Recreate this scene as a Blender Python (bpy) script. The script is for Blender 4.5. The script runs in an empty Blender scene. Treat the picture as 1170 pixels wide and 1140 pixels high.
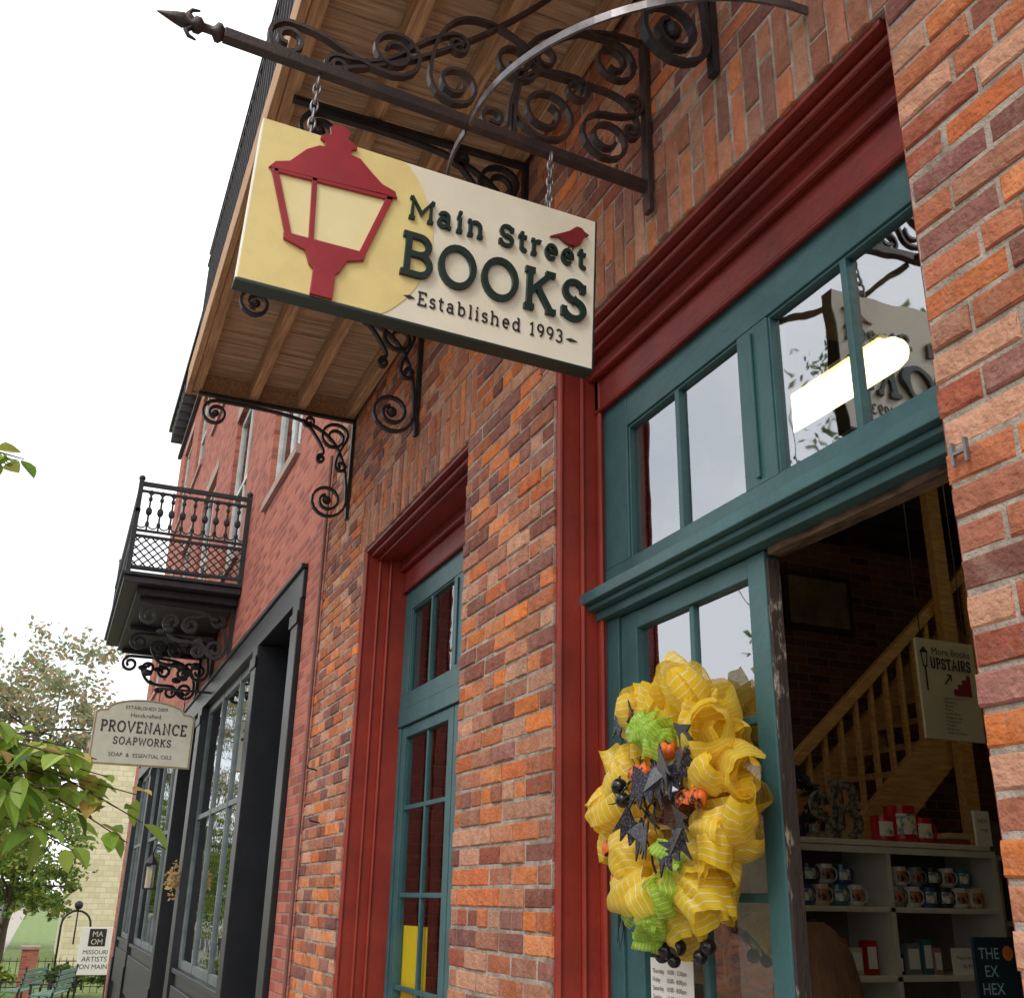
import bpy, math, random
from mathutils import Vector, Matrix
R = random.Random(7)
S = bpy.context.scene; COL = S.collection
PI = math.pi
def lin(r, g, b):
    def f(c):
        c /= 255.0
        return c/12.92 if c <= .04045 else ((c+.055)/1.055)**2.4
    return (f(r), f(g), f(b), 1)
def gz(y): return 0 if y<10 else (-1.0 if y>30 else -(y-10)/20)
# ------------------------------------------------------------ mesh builder
ORG = {}
class MB:
    def __init__(s): s.v=[]; s.f=[]; s.c=[]; s.uv=[]; s.cc=None
    def av(s, p, uv=(0,0)):
        s.v.append(tuple(p)); s.c.append(s.cc or (1,1,1,1)); s.uv.append(uv); return len(s.v)-1
    def quad(s, *ps):
        i=[s.av(p) for p in ps]; s.f.append(i)
    def box(s, x0,y0,z0,x1,y1,z1):
        b=len(s.v)
        for x in (x0,x1):
            for y in (y0,y1):
                for z in (z0,z1): s.av((x,y,z))
        for q in ((0,1,3,2),(4,6,7,5),(0,4,5,1),(2,3,7,6),(0,2,6,4),(1,5,7,3)): s.f.append([b+k for k in q])
    def beam(s, p0, p1, w, h, up=(0,0,1)):
        p0=Vector(p0); p1=Vector(p1); d=(p1-p0).normalized(); a=d.cross(Vector(up))
        if a.length<1e-4: a=d.cross(Vector((1,0,0)))
        a.normalize(); c=a.cross(d).normalized(); b=len(s.v)
        for p in (p0,p1):
            for (i,j) in ((-1,-1),(1,-1),(1,1),(-1,1)): s.av(p+a*(i*w/2)+c*(j*h/2))
        for q in ((3,2,1,0),(4,5,6,7),(0,1,5,4),(1,2,6,5),(2,3,7,6),(3,0,4,7)): s.f.append([b+k for k in q])
    def tube(s, pts, rad, n=8, closed=False):
        pts=[Vector(p) for p in pts]; m=len(pts)
        if not isinstance(rad,(list,tuple)): rad=[rad]*m
        rings=[]; up=Vector((0,0,1)); prev=None
        for i,p in enumerate(pts):
            if closed: d=pts[(i+1)%m]-pts[i-1]
            else: d=pts[min(i+1,m-1)]-pts[max(i-1,0)]
            if d.length<1e-9: d=Vector((0,0,1))
            d.normalize()
            if prev is None:
                a=d.cross(up)
                if a.length<.05: a=d.cross(Vector((1,0,0)))
            else:
                a=prev-d*prev.dot(d)
                if a.length<1e-5: a=d.cross(up)
            a.normalize(); prev=a; c=d.cross(a)
            rings.append([s.av(p+(a*math.cos(2*PI*k/n)+c*math.sin(2*PI*k/n))*rad[i]) for k in range(n)])
        rr=range(m) if closed else range(m-1)
        for i in rr:
            A=rings[i]; B=rings[(i+1)%m]
            for k in range(n): s.f.append([A[k],A[(k+1)%n],B[(k+1)%n],B[k]])
        if not closed:
            s.f.append(rings[0][::-1]); s.f.append(rings[-1])
    def lathe(s, c, prof, n=14, axis='z'):
        c=Vector(c); rings=[]
        for (r,h) in prof:
            ring=[]
            for k in range(n):
                t=2*PI*k/n; a=r*math.cos(t); b=r*math.sin(t)
                o={'z':(a,b,h),'x':(h,a,b),'y':(b,h,a)}[axis]
                ring.append(s.av(c+Vector(o)))
            rings.append(ring)
        for i in range(len(rings)-1):
            for k in range(n): s.f.append([rings[i][k],rings[i][(k+1)%n],rings[i+1][(k+1)%n],rings[i+1][k]])
        s.f.append(rings[0][::-1]); s.f.append(rings[-1])
    def ball(s, c, r, n=10, m=7, sq=(1,1,1)):
        c=Vector(c); rings=[]
        for j in range(1,m):
            t=PI*j/m
            rings.append([s.av(c+Vector((r*sq[0]*math.sin(t)*math.cos(2*PI*k/n), r*sq[1]*math.sin(t)*math.sin(2*PI*k/n), r*sq[2]*math.cos(t)))) for k in range(n)])
        T=s.av(c+Vector((0,0,r*sq[2]))); B=s.av(c-Vector((0,0,r*sq[2])))
        for k in range(n):
            s.f.append([T,rings[0][k],rings[0][(k+1)%n]]); s.f.append([B,rings[-1][(k+1)%n],rings[-1][k]])
        for j in range(len(rings)-1):
            for k in range(n): s.f.append([rings[j][k],rings[j+1][k],rings[j+1][(k+1)%n],rings[j][(k+1)%n]])
    def poly(s, pts, d0, d1, f):
        a=[s.av(f(u,v,d0)) for u,v in pts]; b=[s.av(f(u,v,d1)) for u,v in pts]
        s.f.append(a); s.f.append(b[::-1]); n=len(pts)
        for k in range(n): s.f.append([a[k],b[k],b[(k+1)%n],a[(k+1)%n]])
    def sweep(s, pts, hw, d0, d1, f, closed=False):
        n=len(pts); idx=[]
        for i in range(n):
            p=pts[i]
            a=pts[i-1] if (i>0 or closed) else None
            b=pts[(i+1)%n] if (i<n-1 or closed) else None
            def nrm(p,q):
                dx=q[0]-p[0]; dy=q[1]-p[1]; l=math.hypot(dx,dy) or 1e-9
                return (-dy/l,dx/l)
            if a is None: m=nrm(p,b); k=1
            elif b is None: m=nrm(a,p); k=1
            else:
                n1=nrm(a,p); n2=nrm(p,b); mx=n1[0]+n2[0]; my=n1[1]+n2[1]; l=math.hypot(mx,my) or 1e-9
                m=(mx/l,my/l); k=min(1.8,1/max(.3,m[0]*n1[0]+m[1]*n1[1]))
            w=hw*k
            idx.append([s.av(f(p[0]+m[0]*w,p[1]+m[1]*w,d0)),s.av(f(p[0]-m[0]*w,p[1]-m[1]*w,d0)),
                        s.av(f(p[0]-m[0]*w,p[1]-m[1]*w,d1)),s.av(f(p[0]+m[0]*w,p[1]+m[1]*w,d1))])
        for i in range(n if closed else n-1):
            A=idx[i]; B=idx[(i+1)%n]
            for k in range(4): s.f.append([A[k],A[(k+1)%4],B[(k+1)%4],B[k]])
        if not closed:
            s.f.append(idx[0][::-1]); s.f.append(idx[-1])
    def build(s, name, mat, parent=None, bevel=0, smooth=False, local=False, uv=False):
        org = ORG.get(parent.name, Vector((0,0,0))) if parent else Vector((0,0,0))
        if local: org=Vector((0,0,0))
        me=bpy.data.meshes.new(name)
        me.from_pydata([tuple(Vector(p)-org) for p in s.v],[],s.f); me.update()
        ca=me.color_attributes.new('col','FLOAT_COLOR','POINT')
        flat=[x for c in s.c for x in c]; ca.data.foreach_set('color',flat)
        if uv:
            l=me.uv_layers.new(name='UVMap')
            for lp in me.loops: l.data[lp.index].uv=s.uv[lp.vertex_index]
        me.materials.append(mat)
        if smooth:
            for p in me.polygons: p.use_smooth=True
        o=bpy.data.objects.new(name,me); COL.objects.link(o)
        if parent: o.parent=parent; ORG[o.name]=ORG.get(parent.name,Vector((0,0,0)))
        if bevel:
            b=o.modifiers.new('bevel','BEVEL'); b.width=bevel; b.segments=2; b.limit_method='ANGLE'; b.angle_limit=math.radians(50)
        return o
def tag(o,label,cat=None,group=None,kind=None):
    o['label']=label
    if cat: o['category']=cat
    if group: o['group']=group
    if kind: o['kind']=kind
    return o
def empty(name,label,cat,loc=(0,0,0),group=None,rot=None):
    o=bpy.data.objects.new(name,None); COL.objects.link(o); o.location=loc; o.empty_display_size=.1
    if rot: o.rotation_euler=rot
    ORG[o.name]=Vector(loc); return tag(o,label,cat,group)
def structure(o,label,cat): o['kind']='structure'; o['label']=label; o['category']=cat; return o
# ------------------------------------------------------------ materials
def nt(m): return m.node_tree.nodes, m.node_tree.links
def mat(name,c,c2=None,rough=.6,metal=0,scale=6,bump=0,bscale=60,attr=False,stretch=(1,1,1),spec=.5,detail=5,transl=0,ramp=(.35,.65),coat=0):
    m=bpy.data.materials.new(name); m.use_nodes=True; N,L=nt(m)
    b=N['Principled BSDF']; b.inputs['Roughness'].default_value=rough; b.inputs['Metallic'].default_value=metal
    b.inputs['Specular IOR Level'].default_value=spec; b.inputs['Coat Weight'].default_value=coat
    tc=N.new('ShaderNodeTexCoord'); mp=N.new('ShaderNodeMapping'); mp.inputs['Scale'].default_value=stretch
    L.new(tc.outputs['Object'],mp.inputs['Vector'])
    no=N.new('ShaderNodeTexNoise'); no.inputs['Scale'].default_value=scale; no.inputs['Detail'].default_value=detail; no.inputs['Roughness'].default_value=.65
    L.new(mp.outputs[0],no.inputs['Vector'])
    rp=N.new('ShaderNodeMapRange'); rp.inputs[1].default_value=ramp[0]; rp.inputs[2].default_value=ramp[1]
    L.new(no.outputs['Fac'],rp.inputs[0])
    mx=N.new('ShaderNodeMix'); mx.data_type='RGBA'; L.new(rp.outputs[0],mx.inputs[0])
    if c2 is None: c2=tuple(x*.72 for x in c[:3])+(1,)
    mx.inputs[6].default_value=c; mx.inputs[7].default_value=c2
    if attr:
        at=N.new('ShaderNodeAttribute'); at.attribute_name='col'
        m1=N.new('ShaderNodeMix'); m1.data_type='RGBA'; m1.blend_type='MULTIPLY'; m1.inputs[0].default_value=1
        L.new(at.outputs['Color'],m1.inputs[6]); L.new(mx.outputs[2],m1.inputs[7]); out=m1.outputs[2]
    else: out=mx.outputs[2]
    L.new(out,b.inputs['Base Color'])
    if bump:
        n2=N.new('ShaderNodeTexNoise'); n2.inputs['Scale'].default_value=bscale; n2.inputs['Detail'].default_value=6
        L.new(mp.outputs[0],n2.inputs['Vector'])
        bp=N.new('ShaderNodeBump'); bp.inputs['Strength'].default_value=bump; bp.inputs['Distance'].default_value=.01
        L.new(n2.outputs['Fac'],bp.inputs['Height']); L.new(bp.outputs[0],b.inputs['Normal'])
    if transl:
        tr=N.new('ShaderNodeBsdfTranslucent'); L.new(out,tr.inputs['Color']); ms=N.new('ShaderNodeMixShader'); ms.inputs[0].default_value=transl
        L.new(b.outputs[0],ms.inputs[1]); L.new(tr.outputs[0],ms.inputs[2]); L.new(ms.outputs[0],N['Material Output'].inputs['Surface'])
    return m
def brickmat(name):
    m=mat(name,(1,1,1,1),(.62,.56,.54,1),rough=.92,scale=20,bump=.9,bscale=80,attr=True,ramp=(.38,.74),detail=10,spec=.2)
    N,L=nt(m); b=N['Principled BSDF']; src=b.inputs['Base Color'].links[0].from_socket
    tc=N.new('ShaderNodeTexCoord')
    def layer(src,scale,lo,hi,amt,col):
        n=N.new('ShaderNodeTexNoise'); n.inputs['Scale'].default_value=scale; n.inputs['Detail'].default_value=10; n.inputs['Roughness'].default_value=.78; L.new(tc.outputs['Object'],n.inputs['Vector'])
        r=N.new('ShaderNodeMapRange'); r.inputs[1].default_value=lo; r.inputs[2].default_value=hi; r.inputs[4].default_value=amt; L.new(n.outputs['Fac'],r.inputs[0])
        x=N.new('ShaderNodeMix'); x.data_type='RGBA'; L.new(r.outputs[0],x.inputs[0]); L.new(src,x.inputs[6]); x.inputs[7].default_value=col; return x.outputs[2]
    a=layer(src,8,.53,.74,.5,lin(192,170,150))
    a=layer(a,3.1,.54,.72,.35,lin(112,84,74))
    a=layer(a,60,.60,.70,.5,lin(70,54,48))
    L.new(a,b.inputs['Base Color']); return m
def glass_mat(name,base=.25,tint=(.9,.95,1,1),rough=.0):
    m=bpy.data.materials.new(name); m.use_nodes=True; N,L=nt(m); N.remove(N['Principled BSDF'])
    t=N.new('ShaderNodeBsdfTransparent'); t.inputs[0].default_value=(.88,.92,.92,1)
    g=N.new('ShaderNodeBsdfGlossy'); g.inputs['Roughness'].default_value=rough; g.inputs['Color'].default_value=tint
    tc=N.new('ShaderNodeTexCoord'); no=N.new('ShaderNodeTexNoise'); no.inputs['Scale'].default_value=3.5; L.new(tc.outputs['Object'],no.inputs['Vector'])
    bp=N.new('ShaderNodeBump'); bp.inputs['Strength'].default_value=.10; bp.inputs['Distance'].default_value=.02; L.new(no.outputs['Fac'],bp.inputs['Height']); L.new(bp.outputs[0],g.inputs['Normal'])
    mx=N.new('ShaderNodeMixShader'); mx.inputs[0].default_value=base; L.new(t.outputs[0],mx.inputs[1]); L.new(g.outputs[0],mx.inputs[2])
    L.new(mx.outputs[0],N['Material Output'].inputs['Surface']); return m
def brick_shader(name,cols,mortar,bw=.215,bh=.0716,msize=.009,rough=.85,blotch=(.8,1.12)):
    m=bpy.data.materials.new(name); m.use_nodes=True; N,L=nt(m); b=N['Principled BSDF']; b.inputs['Roughness'].default_value=rough; b.inputs['Specular IOR Level'].default_value=.2
    geo=N.new('ShaderNodeNewGeometry'); sp=N.new('ShaderNodeSeparateXYZ'); L.new(geo.outputs['Position'],sp.inputs[0])
    def M(op,a,bb=None):
        n=N.new('ShaderNodeMath'); n.operation=op
        for i,q in enumerate((a,bb)):
            if q is None: continue
            if isinstance(q,(int,float)): n.inputs[i].default_value=q
            else: L.new(q,n.inputs[i])
        return n.outputs[0]
    hz=M('ADD',sp.outputs[0],sp.outputs[1])
    row=M('FLOOR',M('DIVIDE',sp.outputs[2],bh))
    par=M('MODULO',row,2.0)
    uu=M('ADD',M('DIVIDE',hz,bw),M('MULTIPLY',par,.5))
    col=M('FLOOR',uu)
    fu=M('FRACT',uu); fv=M('FRACT',M('DIVIDE',sp.outputs[2],bh))
    nz=N.new('ShaderNodeTexNoise'); nz.inputs['Scale'].default_value=30; L.new(geo.outputs['Position'],nz.inputs['Vector'])
    jit=M('MULTIPLY',M('SUBTRACT',nz.outputs['Fac'],.5),.003)
    du=M('MULTIPLY',M('MINIMUM',fu,M('SUBTRACT',1.0,fu)),bw)
    dv=M('MULTIPLY',M('MINIMUM',fv,M('SUBTRACT',1.0,fv)),bh)
    dd=M('ADD',M('MINIMUM',du,dv),jit)
    mk=N.new('ShaderNodeMapRange'); mk.inputs[1].default_value=msize*.45; mk.inputs[2].default_value=msize*.75; L.new(dd,mk.inputs[0])
    cv=N.new('ShaderNodeCombineXYZ'); L.new(col,cv.inputs[0]); L.new(row,cv.inputs[1])
    wn=N.new('ShaderNodeTexWhiteNoise'); L.new(cv.outputs[0],wn.inputs['Vector'])
    cr=N.new('ShaderNodeValToRGB'); cr.color_ramp.interpolation='CONSTANT'
    for i,c in enumerate(cols):
        e=cr.color_ramp.elements[i] if i<2 else cr.color_ramp.elements.new(i/len(cols))
        e.position=i/len(cols); e.color=c
    L.new(wn.outputs['Value'],cr.inputs[0])
    n2=N.new('ShaderNodeTexNoise'); n2.inputs['Scale'].default_value=5; n2.inputs['Detail'].default_value=10; n2.inputs['Roughness'].default_value=.7; L.new(geo.outputs['Position'],n2.inputs['Vector'])
    sc=N.new('ShaderNodeMapRange'); sc.inputs[1].default_value=.3; sc.inputs[2].default_value=.7; sc.inputs[3].default_value=blotch[0]; sc.inputs[4].default_value=blotch[1]; L.new(n2.outputs['Fac'],sc.inputs[0])
    mx=N.new('ShaderNodeMix'); mx.data_type='RGBA'; mx.inputs[6].default_value=mortar; L.new(mk.outputs[0],mx.inputs[0]); L.new(cr.outputs[0],mx.inputs[7])
    vm=N.new('ShaderNodeVectorMath'); vm.operation='SCALE'; L.new(mx.outputs[2],vm.inputs[0]); L.new(sc.outputs[0],vm.inputs['Scale'])
    L.new(vm.outputs[0],b.inputs['Base Color'])
    bp=N.new('ShaderNodeBump'); bp.inputs['Strength'].default_value=.6; bp.inputs['Distance'].default_value=.006
    hh=M('ADD',mk.outputs[0],M('MULTIPLY',n2.outputs['Fac'],.6)); L.new(hh,bp.inputs['Height']); L.new(bp.outputs[0],b.inputs['Normal'])
    return m
def emis(name,c,s):
    m=bpy.data.materials.new(name); m.use_nodes=True; N,L=nt(m); b=N['Principled BSDF']
    b.inputs['Base Color'].default_value=c; b.inputs['Emission Color'].default_value=c; b.inputs['Emission Strength'].default_value=s; return m
mBrick=brickmat('aged_brick')
mMortar=mat('mortar',lin(190,178,164),lin(136,122,110),rough=.95,scale=11,bump=.8,bscale=120,spec=.2,detail=9)
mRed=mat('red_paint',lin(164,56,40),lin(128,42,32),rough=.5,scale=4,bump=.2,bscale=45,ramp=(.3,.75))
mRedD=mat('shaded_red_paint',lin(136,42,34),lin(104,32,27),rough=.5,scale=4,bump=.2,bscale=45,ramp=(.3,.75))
mTeal=mat('teal_paint',lin(62,104,107),lin(48,84,89),rough=.45,scale=6,bump=.2,bscale=40,ramp=(.3,.75))
mWorn=mat('worn_wood_edge',lin(58,46,40),lin(170,158,140),rough=.9,scale=24,bump=.6,bscale=80,stretch=(1,1,.35),ramp=(.56,.66))
mWornH=mat('worn_wood_head',lin(120,98,78),lin(64,50,42),rough=.9,scale=20,bump=.6,bscale=60,stretch=(1,.3,1),ramp=(.42,.62))
mIron=mat('wrought_iron',lin(58,50,50),lin(88,66,56),rough=.42,metal=.3,scale=18,bump=.2,bscale=150,ramp=(.45,.75))
mIronB=mat('black_iron',lin(30,31,35),lin(48,45,47),rough=.5,metal=.2,scale=14)
mSteel=mat('pale_steel',lin(160,158,160),lin(110,106,108),rough=.35,metal=.6,scale=14)
mBrace=mat('grey_brace_iron',lin(128,124,126),lin(84,78,80),rough=.3,metal=.6,scale=14)
mDeck=mat('deck_wood',lin(216,182,148),lin(132,106,84),rough=.85,scale=6,bump=.6,bscale=24,stretch=(.5,9,9),ramp=(.34,.70),detail=9)
mJoist=mat('joist_wood',lin(218,176,134),lin(148,112,82),rough=.8,scale=6,bump=.6,bscale=24,stretch=(9,.5,9),ramp=(.34,.70),detail=9)
mPine=mat('pine_wood',lin(214,168,116),lin(178,132,86),rough=.5,scale=6,stretch=(1,8,8))
mGlass=glass_mat('window_glass',.38,(.90,.94,1,1),.02)
mGlassL=glass_mat('dim_window_glass',.24,(.86,.92,1,1))
mGlass2=glass_mat('shop_glass',.62,(.92,.97,1,1))
mBlack=mat('black_paint',lin(30,32,36),lin(22,24,28),rough=.4,scale=5,bump=.15)
mCream=mat('sign_cream',lin(238,232,212),lin(226,218,192),rough=.5,scale=5,ramp=(.4,.8),coat=.1)
mYel=mat('sign_yellow',lin(236,218,146),lin(224,200,136),rough=.55,scale=7,ramp=(.4,.75))
mSignRed=mat('sign_red',lin(166,40,52),lin(144,32,42),rough=.45,scale=8)
mMaroon=mat('bird_maroon',lin(136,36,44),lin(116,30,38),rough=.45,scale=8)
mSignGreen=mat('sign_dark_green',lin(16,48,43),lin(12,38,35),rough=.4,scale=8)
mSignBlack=mat('sign_dark_letter',lin(40,40,40),rough=.5)
brickcols=[lin(*c) for c in ((198,120,78),(180,114,86),(142,90,76),(168,118,96),(190,142,116),(136,90,80),(214,126,70),(164,106,84),(194,146,120),(148,102,92),(190,108,68),(126,84,78),(172,106,76),(186,128,98),(154,88,68),(204,132,88))]
mBrickS=brick_shader('brick_upper',brickcols,lin(176,164,150))
mBrick2=brick_shader('red_painted_brick',[lin(*c) for c in ((180,104,86),(170,94,78),(186,112,92),(158,88,75),(150,82,71),(182,108,90))],lin(158,120,107),bh=.068,msize=.012,blotch=(.86,1.08))
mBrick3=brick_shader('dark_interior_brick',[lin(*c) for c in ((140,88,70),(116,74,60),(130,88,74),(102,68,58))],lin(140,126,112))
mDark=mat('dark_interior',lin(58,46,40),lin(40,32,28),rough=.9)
mFloor=mat('wood_floor',lin(130,92,64),lin(100,70,48),rough=.5,stretch=(8,1,1))
mCeil=mat('ceiling_dark',lin(110,98,86),rough=.9)
mWhite=mat('white_paint',lin(222,218,206),lin(204,198,186),rough=.5)
mPaper=mat('paper',lin(240,238,230),lin(230,228,220),rough=.7)
# ------------------------------------------------------------ stroke font
def arc(cx,cy,rx,ry,a0,a1,n=14):
    return [(cx+rx*math.cos(math.radians(a0+(a1-a0)*k/n)),cy+ry*math.sin(math.radians(a0+(a1-a0)*k/n))) for k in range(n+1)]
def ser(x,y,a=.13,b=.13): return [(x-a,y),(x+b,y)]
def ell(cx,cy,rx,ry): return ('C',arc(cx,cy,rx,ry,0,360,24)[:-1])
G={
'M':(1.16,[[(.18,0),(.18,1),(.58,.3),(.98,1),(.98,0)],ser(.18,0),ser(.98,0),[(.04,1),(.2,1)],[(.96,1),(1.12,1)]]),
'a':(.74,[arc(.33,.5,.19,.2,160,0,10)+[(.52,.0)],ell(.32,.2,.2,.2),[(.5,0),(.66,0)]]),
'i':(.42,[[(.21,0),(.21,.7)],[(.08,.7),(.23,.7)],ser(.21,0),[(.21,.9),(.21,1.03)]]),
'n':(.86,[[(.2,0),(.2,.7)],[(.07,.7),(.22,.7)],arc(.42,.45,.22,.25,180,0,12)+[(.64,0)],ser(.2,0,.12,.12),ser(.64,0,.12,.12)]),
'S':(.82,[arc(.41,.745,.25,.255,20,270,18)+arc(.41,.245,.27,.245,90,-160,18),[(.65,.74),(.65,.97)],[(.14,.03),(.14,.27)]]),
't':(.52,[[(.22,.95),(.22,.2)]+arc(.37,.17,.15,.17,180,300,8),[(.06,.7),(.44,.7)]]),
'r':(.6,[[(.2,0),(.2,.7)],[(.07,.7),(.22,.7)],arc(.42,.42,.22,.27,180,65,10),ser(.2,0)]),
'e':(.7,[[(.12,.36),(.57,.36)]+arc(.345,.35,.225,.35,5,315,20)]),
'B':(.86,[[(.2,0),(.2,1)],[(.05,1),(.2,1)],[(.05,0),(.2,0)],[(.2,1)]+arc(.46,.76,.24,.24,90,-90,12)+[(.2,.52)],[(.46,.52)]+arc(.49,.26,.27,.26,90,-90,12)+[(.2,0)]]),
'O':(1.04,[ell(.52,.5,.41,.5)]),
'K':(.94,[[(.2,0),(.2,1)],ser(.2,1),ser(.2,0),[(.74,1),(.22,.4)],[(.4,.6),(.78,0)],ser(.74,1,.12,.14),ser(.78,0,.12,.14)]),
'E':(.8,[[(.2,0),(.2,1)],[(.05,1),(.66,1),(.66,.8)],[(.2,.5),(.52,.5)],[(.05,0),(.69,0),(.69,.21)]]),
's':(.58,[arc(.29,.53,.17,.17,20,270,12)+arc(.29,.18,.19,.18,90,-160,12)]),
'b':(.78,[[(.18,0),(.18,1)],[(.05,1),(.2,1)],ell(.4,.34,.22,.34)]),
'l':(.4,[[(.2,0),(.2,1)],[(.07,1),(.22,1)],ser(.2,0)]),
'h':(.86,[[(.2,0),(.2,1)],[(.07,1),(.22,1)],arc(.42,.45,.22,.25,180,0,12)+[(.64,0)],ser(.2,0,.12,.12),ser(.64,0,.12,.12)]),
'd':(.8,[[(.58,0),(.58,1)],[(.44,1),(.6,1)],[(.56,0),(.72,0)],ell(.35,.34,.23,.34)]),
'1':(.5,[[(.08,.82),(.26,1),(.26,0)],ser(.26,0,.16,.16)]),
'9':(.68,[ell(.33,.7,.23,.29),[(.56,.72)]+arc(.2,.62,.36,.6,10,-72,10)]),
'3':(.66,[arc(.3,.75,.22,.25,150,-90,14),arc(.3,.26,.25,.26,90,-150,14)]),
'P':(.8,[[(.2,0),(.2,1)],ser(.2,0),[(.05,1),(.2,1)],[(.2,1)]+arc(.44,.74,.26,.26,90,-90,12)+[(.2,.48)]]),
'R':(.88,[[(.2,0),(.2,1)],ser(.2,0),[(.05,1),(.2,1)],[(.2,1)]+arc(.44,.74,.26,.26,90,-90,12)+[(.2,.48)],[(.42,.48),(.74,0),(.86,0)]]),
'V':(.96,[[(.1,1),(.48,0),(.86,1)],ser(.1,1,.1,.12),ser(.86,1,.12,.1)]),
'N':(1.0,[[(.2,0),(.2,1),(.8,0),(.8,1)],ser(.2,0),ser(.8,1),[(.06,1),(.2,1)]]),
'A':(.98,[[(.12,0),(.49,1),(.86,0)],[(.25,.35),(.73,.35)],ser(.12,0,.1,.12),ser(.86,0,.12,.1)]),
'C':(.9,[arc(.5,.5,.38,.5,45,315,20),[(.78,.7),(.78,.98)]]),
'W':(1.3,[[(.1,1),(.38,0),(.65,.9),(.92,0),(1.2,1)],ser(.1,1,.1,.12),ser(1.2,1,.12,.1)]),
'U':(.94,[[(.2,1),(.2,.32)]+arc(.47,.32,.27,.32,180,360,12)+[(.74,1)],ser(.2,1),ser(.74,1)]),
'T':(.84,[[(.42,0),(.42,1)],[(.1,.8),(.1,1),(.74,1),(.74,.8)],ser(.42,0)]),
'I':(.46,[[(.23,0),(.23,1)],ser(.23,0),ser(.23,1)]),
' ':(.42,[]),
}
def swidth(t,sp): return sum(G[c][0]+sp for c in t)-sp
def stext(mb,t,f,u0,v0,width,cap,th,d0,d1,sp=0.0):
    k=width/swidth(t,sp); u=u0; j=0
    for c in t:
        adv,ps=G[c]
        for p in ps:
            closed=isinstance(p,tuple); q=p[1] if closed else p
            q=[(u+x*k,v0+y*cap) for x,y in q]; e=(j%7)*.00006*(1 if d1>d0 else -1); j+=1
            mb.sweep(q,th/2,d0,d1+e,f,closed)
        u+=(adv+sp)*k
def btext(mb,t,f,u0,v0,size,d,align='LEFT'):
    cu=bpy.data.curves.new('t','FONT'); cu.body=t; cu.size=size; cu.align_x=align; cu.resolution_u=3
    o=bpy.data.objects.new('t',cu); me=bpy.data.meshes.new_from_object(o)
    b=len(mb.v)
    for v in me.vertices: mb.av(f(u0+v.co.x,v0+v.co.y,d))
    for p in me.polygons: mb.f.append([b+i for i in p.vertices])
    bpy.data.objects.remove(o); bpy.data.curves.remove(cu); bpy.data.meshes.remove(me)
def frame_y(o):
    o=Vector(o); return lambda u,v,d: o+Vector((u,-d,v))
def frame_x(o):
    o=Vector(o); return lambda u,v,d: o+Vector((-d,-u,v))
def bez(p0,p1,p2,p3,n=14):
    return [tuple((1-t)**3*a+3*(1-t)**2*t*b+3*(1-t)*t*t*c+t**3*d for a,b,c,d in zip(p0,p1,p2,p3)) for t in [k/n for k in range(n+1)]]
def spiral(c,r,a,s,turns=1.4,rin=.3,n=26):
    return [(c[0]+rr*math.cos(t),c[1]+rr*math.sin(t)) for rr,t in [(r*(1-(1-rin)*k/n),math.radians(a)+s*2*PI*turns*k/n) for k in range(n+1)]]
def scroll(c1,r1,a1,s1,c2,r2,a2,s2,k=.5,t1=1.4,t2=1.4):
    A=spiral(c1,r1,a1,-s1,t1)[::-1]; B=spiral(c2,r2,a2,s2,t2)
    p0=A[-1]; p3=B[0]; D=math.hypot(p3[0]-p0[0],p3[1]-p0[1])*k
    q=lambda a,s:(s*-math.sin(math.radians(a)),s*math.cos(math.radians(a)))
    u=q(a1,s1); w=q(a2,s2)
    return A[:-1]+bez(p0,(p0[0]+u[0]*D,p0[1]+u[1]*D),(p3[0]-w[0]*D,p3[1]-w[1]*D),p3)+B[1:]
# ------------------------------------------------------------ ground (level by the shop, falling gently down the street)
def strip(name,x0,x1,off,m,label,cat,ys=(-60,10,30,500),thick=0):
    b=MB()
    for a,e in zip(ys[:-1],ys[1:]):
        b.quad((x0,a,gz(a)+off),(x1,a,gz(a)+off),(x1,e,gz(e)+off),(x0,e,gz(e)+off))
        if thick:
            b.quad((x0,a,gz(a)+off-thick),(x0,a,gz(a)+off),(x0,e,gz(e)+off),(x0,e,gz(e)+off-thick)); b.quad((x1,a,gz(a)+off),(x1,a,gz(a)+off-thick),(x1,e,gz(e)+off-thick),(x1,e,gz(e)+off))
    return structure(b.build(name,m),label,cat)
mGrass=mat('grass',lin(128,146,80),lin(84,106,54),rough=.95,scale=3,bump=.7,bscale=20)
mAsph=mat('asphalt',(.06,.06,.062,1),(.045,.045,.046,1),rough=.9,scale=3,bump=.3,bscale=90)
mPave=mat('pavement',lin(180,170,158),lin(150,140,130),rough=.9,scale=2,bump=.3,bscale=40)
strip('ground',-600,600,-.17,mGrass,'wide grassy ground reaching the horizon','ground',(-400,10,30,900))
strip('road',-9.6,-2.6,-.13,mAsph,'dark asphalt street beside the pavement','road')
strip('pavement',-2.5,1.9,0,mPave,'pale pavement running along the shop fronts','pavement',(-60,10,24.2),.15)
strip('path',-2.5,-1.0,0,mPave,'pavement continuing past the buildings beside the lawn','path',(24.21,30,200),.15)
strip('kerb',-2.62,-2.502,.006,mat('kerb_stone',lin(165,162,155),rough=.9),'stone kerb between pavement and street','kerb',(-60,10,30,200),.16)
strip('lawn',-.995,40,.0,mGrass,'lawn beyond the end of the brick buildings','lawn',(24.25,30,120))
strip('far_pavement',-14.0,-9.6,-.0,mPave,'pavement on the opposite side of the street','pavement',(-60,10,30,200),.15)
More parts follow.
